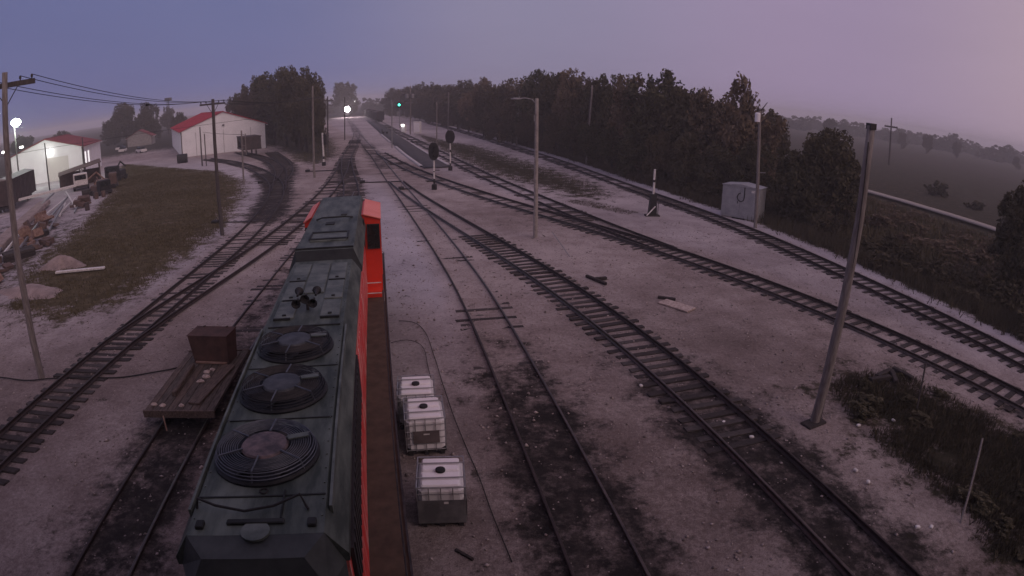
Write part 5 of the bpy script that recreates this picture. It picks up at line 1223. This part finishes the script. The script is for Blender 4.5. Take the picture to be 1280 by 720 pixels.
tree(32.6, 27.2, 9.2, 3.0, 'dark leafy tree cut off by the right picture edge', None, CR[3], .03, -.7)
tree(36.5, 31.0, 7.5, 3.2, 'dim tree behind the one at the right picture edge', None, CR[1], .03, -.7)
# grove left of the throat
G2 = 'big grove behind the white building'
grove = [(-41, 111, 16.6, 5.6), (-38, 106, 13.6, 4.4), (-35.5, 103, 11.0, 3.1), (-47.5, 120, 17.2, 6.0), (-55, 132, 17.6, 6.4), (-62, 140, 16.8, 6.2), (-70, 146, 13.6, 5.4), (-78, 160, 12.5, 5.4), (-50, 142, 16, 6), (-44.5, 122, 15, 5.4), (-41.5, 116, 12, 4.2), (-49, 134, 13.5, 5.2), (-57, 152, 13, 5.6)]
gorder = sorted(range(len(grove)), key=lambda k: -grove[k][0] / -grove[k][1])
for i, (x, y, h, r) in enumerate(grove):
    lab = 'tallest rounded tree of the big dark grove' if i == 4 else ('slim tree at the right edge of the big dark grove' if i == 2 else ORD[gorder.index(i)] + ' massive dark tree of the big grove, counted from the end by the tracks')
    tree(x, y, h, r, lab, G2, CR[(i * 2 + 1) % 4], .08)
for i, (x, y, h, r, lab) in enumerate(((-106.5, 372, 22.0, 11.0, 'round hazy tree behind the distant headlight'), (-122, 370, 13, 7, 'low hazy tree left of the distant round tree'))):
    tree(x, y, h, r, lab, 'hazy trees at the end of the yard', CR[1], .06)
for i, (x, y, h, r) in enumerate(((-149, 200, 16.6, 8.2), (-139, 202, 15.2, 7.0), (-160, 206, 11.2, 6.0), (-131, 190, 12.6, 5.2), (-168, 214, 9.6, 6.0), (-120, 196, 9.8, 4.6))):
    tree(x, y, h, r, ('broad domed dark tree behind the lit shed' if i == 0 else ('', 'second broadest dark tree', 'low dark tree', 'slim dark tree nearest the white building', 'lowest dark tree at the shed end', 'small dark tree beside the far house')[i] + ' of the rounded clump behind the lit shed'), 'rounded clump behind the shed', CR[(i * 2 + 1) % 4], .02)
tree(-168, 262, 13.5, 5, 'small dark tree at the left end of the red roof', None, CR[3], .05)
for i in range(9):
    tree(-190 - i * 16 + random.uniform(-5, 5), 205 - i * 9, random.uniform(7, 11), random.uniform(6, 8), 'dim low tree along the misty left horizon', 'misty trees along the left horizon', None, .0)
# field trees on the right
for x, y, h, r, lab in ((224, 300, 10.0, 3.6, 'round misty tree in the field left of the darker pair'), (231, 284, 11.5, 4.4, 'largest dark round tree far out in the misty field'), (254, 282, 10.0, 3.8, 'small round tree right of the largest field tree'), (288, 262, 8.0, 4.0, 'low misty tree near the right end of the field'), (190, 330, 12.5, 6, 'pale misty tree behind the field pole')):
    tree(x, y, h, r, lab, 'trees standing in the misty field', CR[1], .06, -2.5)
FARWOOD = True
# shrubs
def shrub(x, y, h, r, label, group, k=None, z=-.5):
    t = thing('shrub', label, 'shrub', (x, y, z), 0, group)
    link('foliage', SH[k if k is not None else random.randrange(4)], t, (0, 0, h * .45), (0, 0, random.uniform(0, 6)), (r, r, h * .55))
    st = MB()
    if not hasattr(shrub, 'stem'):
        for q in range(4): st.tube([(0, 0, -.05), (.2 * math.cos(q * 1.6), .2 * math.sin(q * 1.6), .7)], [.03, .008], 5)
        shrub.stem = st.mesh('stem', 'bark')
    link('stem', shrub.stem, t, None, None, (1, 1, h))
def mass(name, label, spots, variants, m, cat):
    Vs = []
    for x, y, z, h, r in spots:
        V = random.choice(variants); a = random.uniform(0, 6.28); c_, s_ = math.cos(a), math.sin(a)
        Vs.append(np.stack([x + r * (V[:, 0] * c_ - V[:, 1] * s_), y + r * (V[:, 0] * s_ + V[:, 1] * c_), z + h * .45 + V[:, 2] * h * .55], 1))
    V = np.concatenate(Vs); tag(link(name, arr_mesh(name, V, np.arange(len(V)).reshape(-1, 4), m)), label, cat, kind='stuff')
def low_variants(nc, nl, size, seeds):
    o = []
    for sd_ in seeds:
        me = crown_mesh('tmp', None, nc, nl, size, sd_, 'round', .3); a = np.zeros(len(me.vertices) * 3, np.float32); me.vertices.foreach_get('co', a); o.append(a.reshape(-1, 3)); bpy.data.meshes.remove(me)
    return o
LV = low_variants(60, 26, .15, (70, 71, 72))
spots = []
for p_ in brush(420, 4.8, 9.0):
    if p_[1] > 64 or p_[1] < 7: continue
    if math.hypot(p_[0] - 19.3, p_[1] - 46.6) < 3.6 or math.hypot(p_[0] - 17.8, p_[1] - 43) < 2.8: continue
    spots.append((float(p_[0]), float(p_[1]), -.5, random.uniform(1.0, 2.4), random.uniform(.9, 1.7)))
mass('undergrowth', 'dark tangled undergrowth crowding the ballast shoulder of the outer track', spots[:95], LV, 'leaf', 'undergrowth')
spots = []
for i in range(90):
    x = random.uniform(28, 49); y = random.uniform(20, 68)
    if x < 30 and y > 44: continue
    k = 1.0 if x < 40 else .6
    spots.append((x, y, -.9, random.uniform(.8, 1.8) * k, random.uniform(1.3, 2.4)))
mass('undergrowth', 'brownish scrub on the rough slope before the pale field road', spots, LV, 'leaf_brown', 'undergrowth')
spots = [tuple(map(float, p_)) + (0, random.uniform(.2, .45), random.uniform(.35, .8)) for p_ in scatter_poly(WEEDS, 26)]
LF = low_variants(150, 36, .13, (80, 81, 82))
spots = []
for i in range(34):
    a = R(18 + i * 1.3); d = 560 + 60 * math.sin(i * 1.7); spots.append((d * math.sin(a), d * math.cos(a), -3, random.uniform(10, 15), random.uniform(11, 16)))
mass('misty_wood', 'faint misty wood along the far horizon beyond the field', spots, LF, 'leaf', 'wood')
spots = [(-150 + i * 16 + random.uniform(-5, 5), 470 + random.uniform(-20, 20), -1, random.uniform(11, 15), random.uniform(10, 13)) for i in range(18)]
mass('misty_wood', 'faint misty wood closing the far end of the railway', spots, LF, 'leaf', 'wood')
spots = [tuple(map(float, p_)) + (0, random.uniform(.2, .45), random.uniform(.35, .8)) for p_ in scatter_poly(WEEDS, 26)]
mass('undergrowth', 'low dark weed clumps in the tangle at the lower corner', spots, LV, 'leaf', 'undergrowth')
for x, y, h, r, lab in ((72, 84, 3.2, 3.2, 'dark lone bush beyond the pale field road'), (70.5, 72, 2.0, 2.4, 'smaller low bush nearer the pale field road')):
    shrub(x, y, h, r, lab, 'bushes beyond the field road', 0, -1.7)
PATCH = [(5.6, 53.2), (8.2, 51.0), (10.2, 47.6), (9.2, 46.6), (6.6, 49.6), (4.6, 52.2)]
blades('weeds', 'purplish low weeds on the gravel before the switch stand', scatter_poly(PATCH, 500), .05, .18, .02, 'weed_blade', .15, 4)
# field road on the right
c = smooth_line([(46, 98), (49.5, 81), (51.8, 72), (53.8, 63), (56, 52), (58, 42)], 1.5, 3)
V, Fc = sweep(c, [(-1.3, -.06), (1.3, -.06), (1.3, .04), (-1.3, .04)], 0); zc = np.repeat(height(c), 4)
V[:, 2] += zc + .36; tag(link('field_road', arr_mesh('field_road', V, Fc, 'concrete')), 'narrow pale road crossing the field on the right', kind='structure')

# ------------------------------------------------------------------ mist over the whole place
def haze():
    o = MB().box(-2300, 2300, -2300, 2300, -6, 24.0).build('haze', None)
    m = bpy.data.materials.new('haze'); m.use_nodes = True; N, L = m.node_tree.nodes, m.node_tree.links; N.clear()
    ou = N.new('ShaderNodeOutputMaterial'); v = N.new('ShaderNodeVolumePrincipled')
    v.inputs['Color'].default_value = (0.97, 0.97, 1.0, 1); v.inputs['Density'].default_value = 0.0009; v.inputs['Anisotropy'].default_value = 0.0
    L.new(v.outputs['Volume'], ou.inputs['Volume']); o.data.materials.append(m)
    tag(o, 'thin violet morning mist over the yard and fields', kind='stuff')
haze()
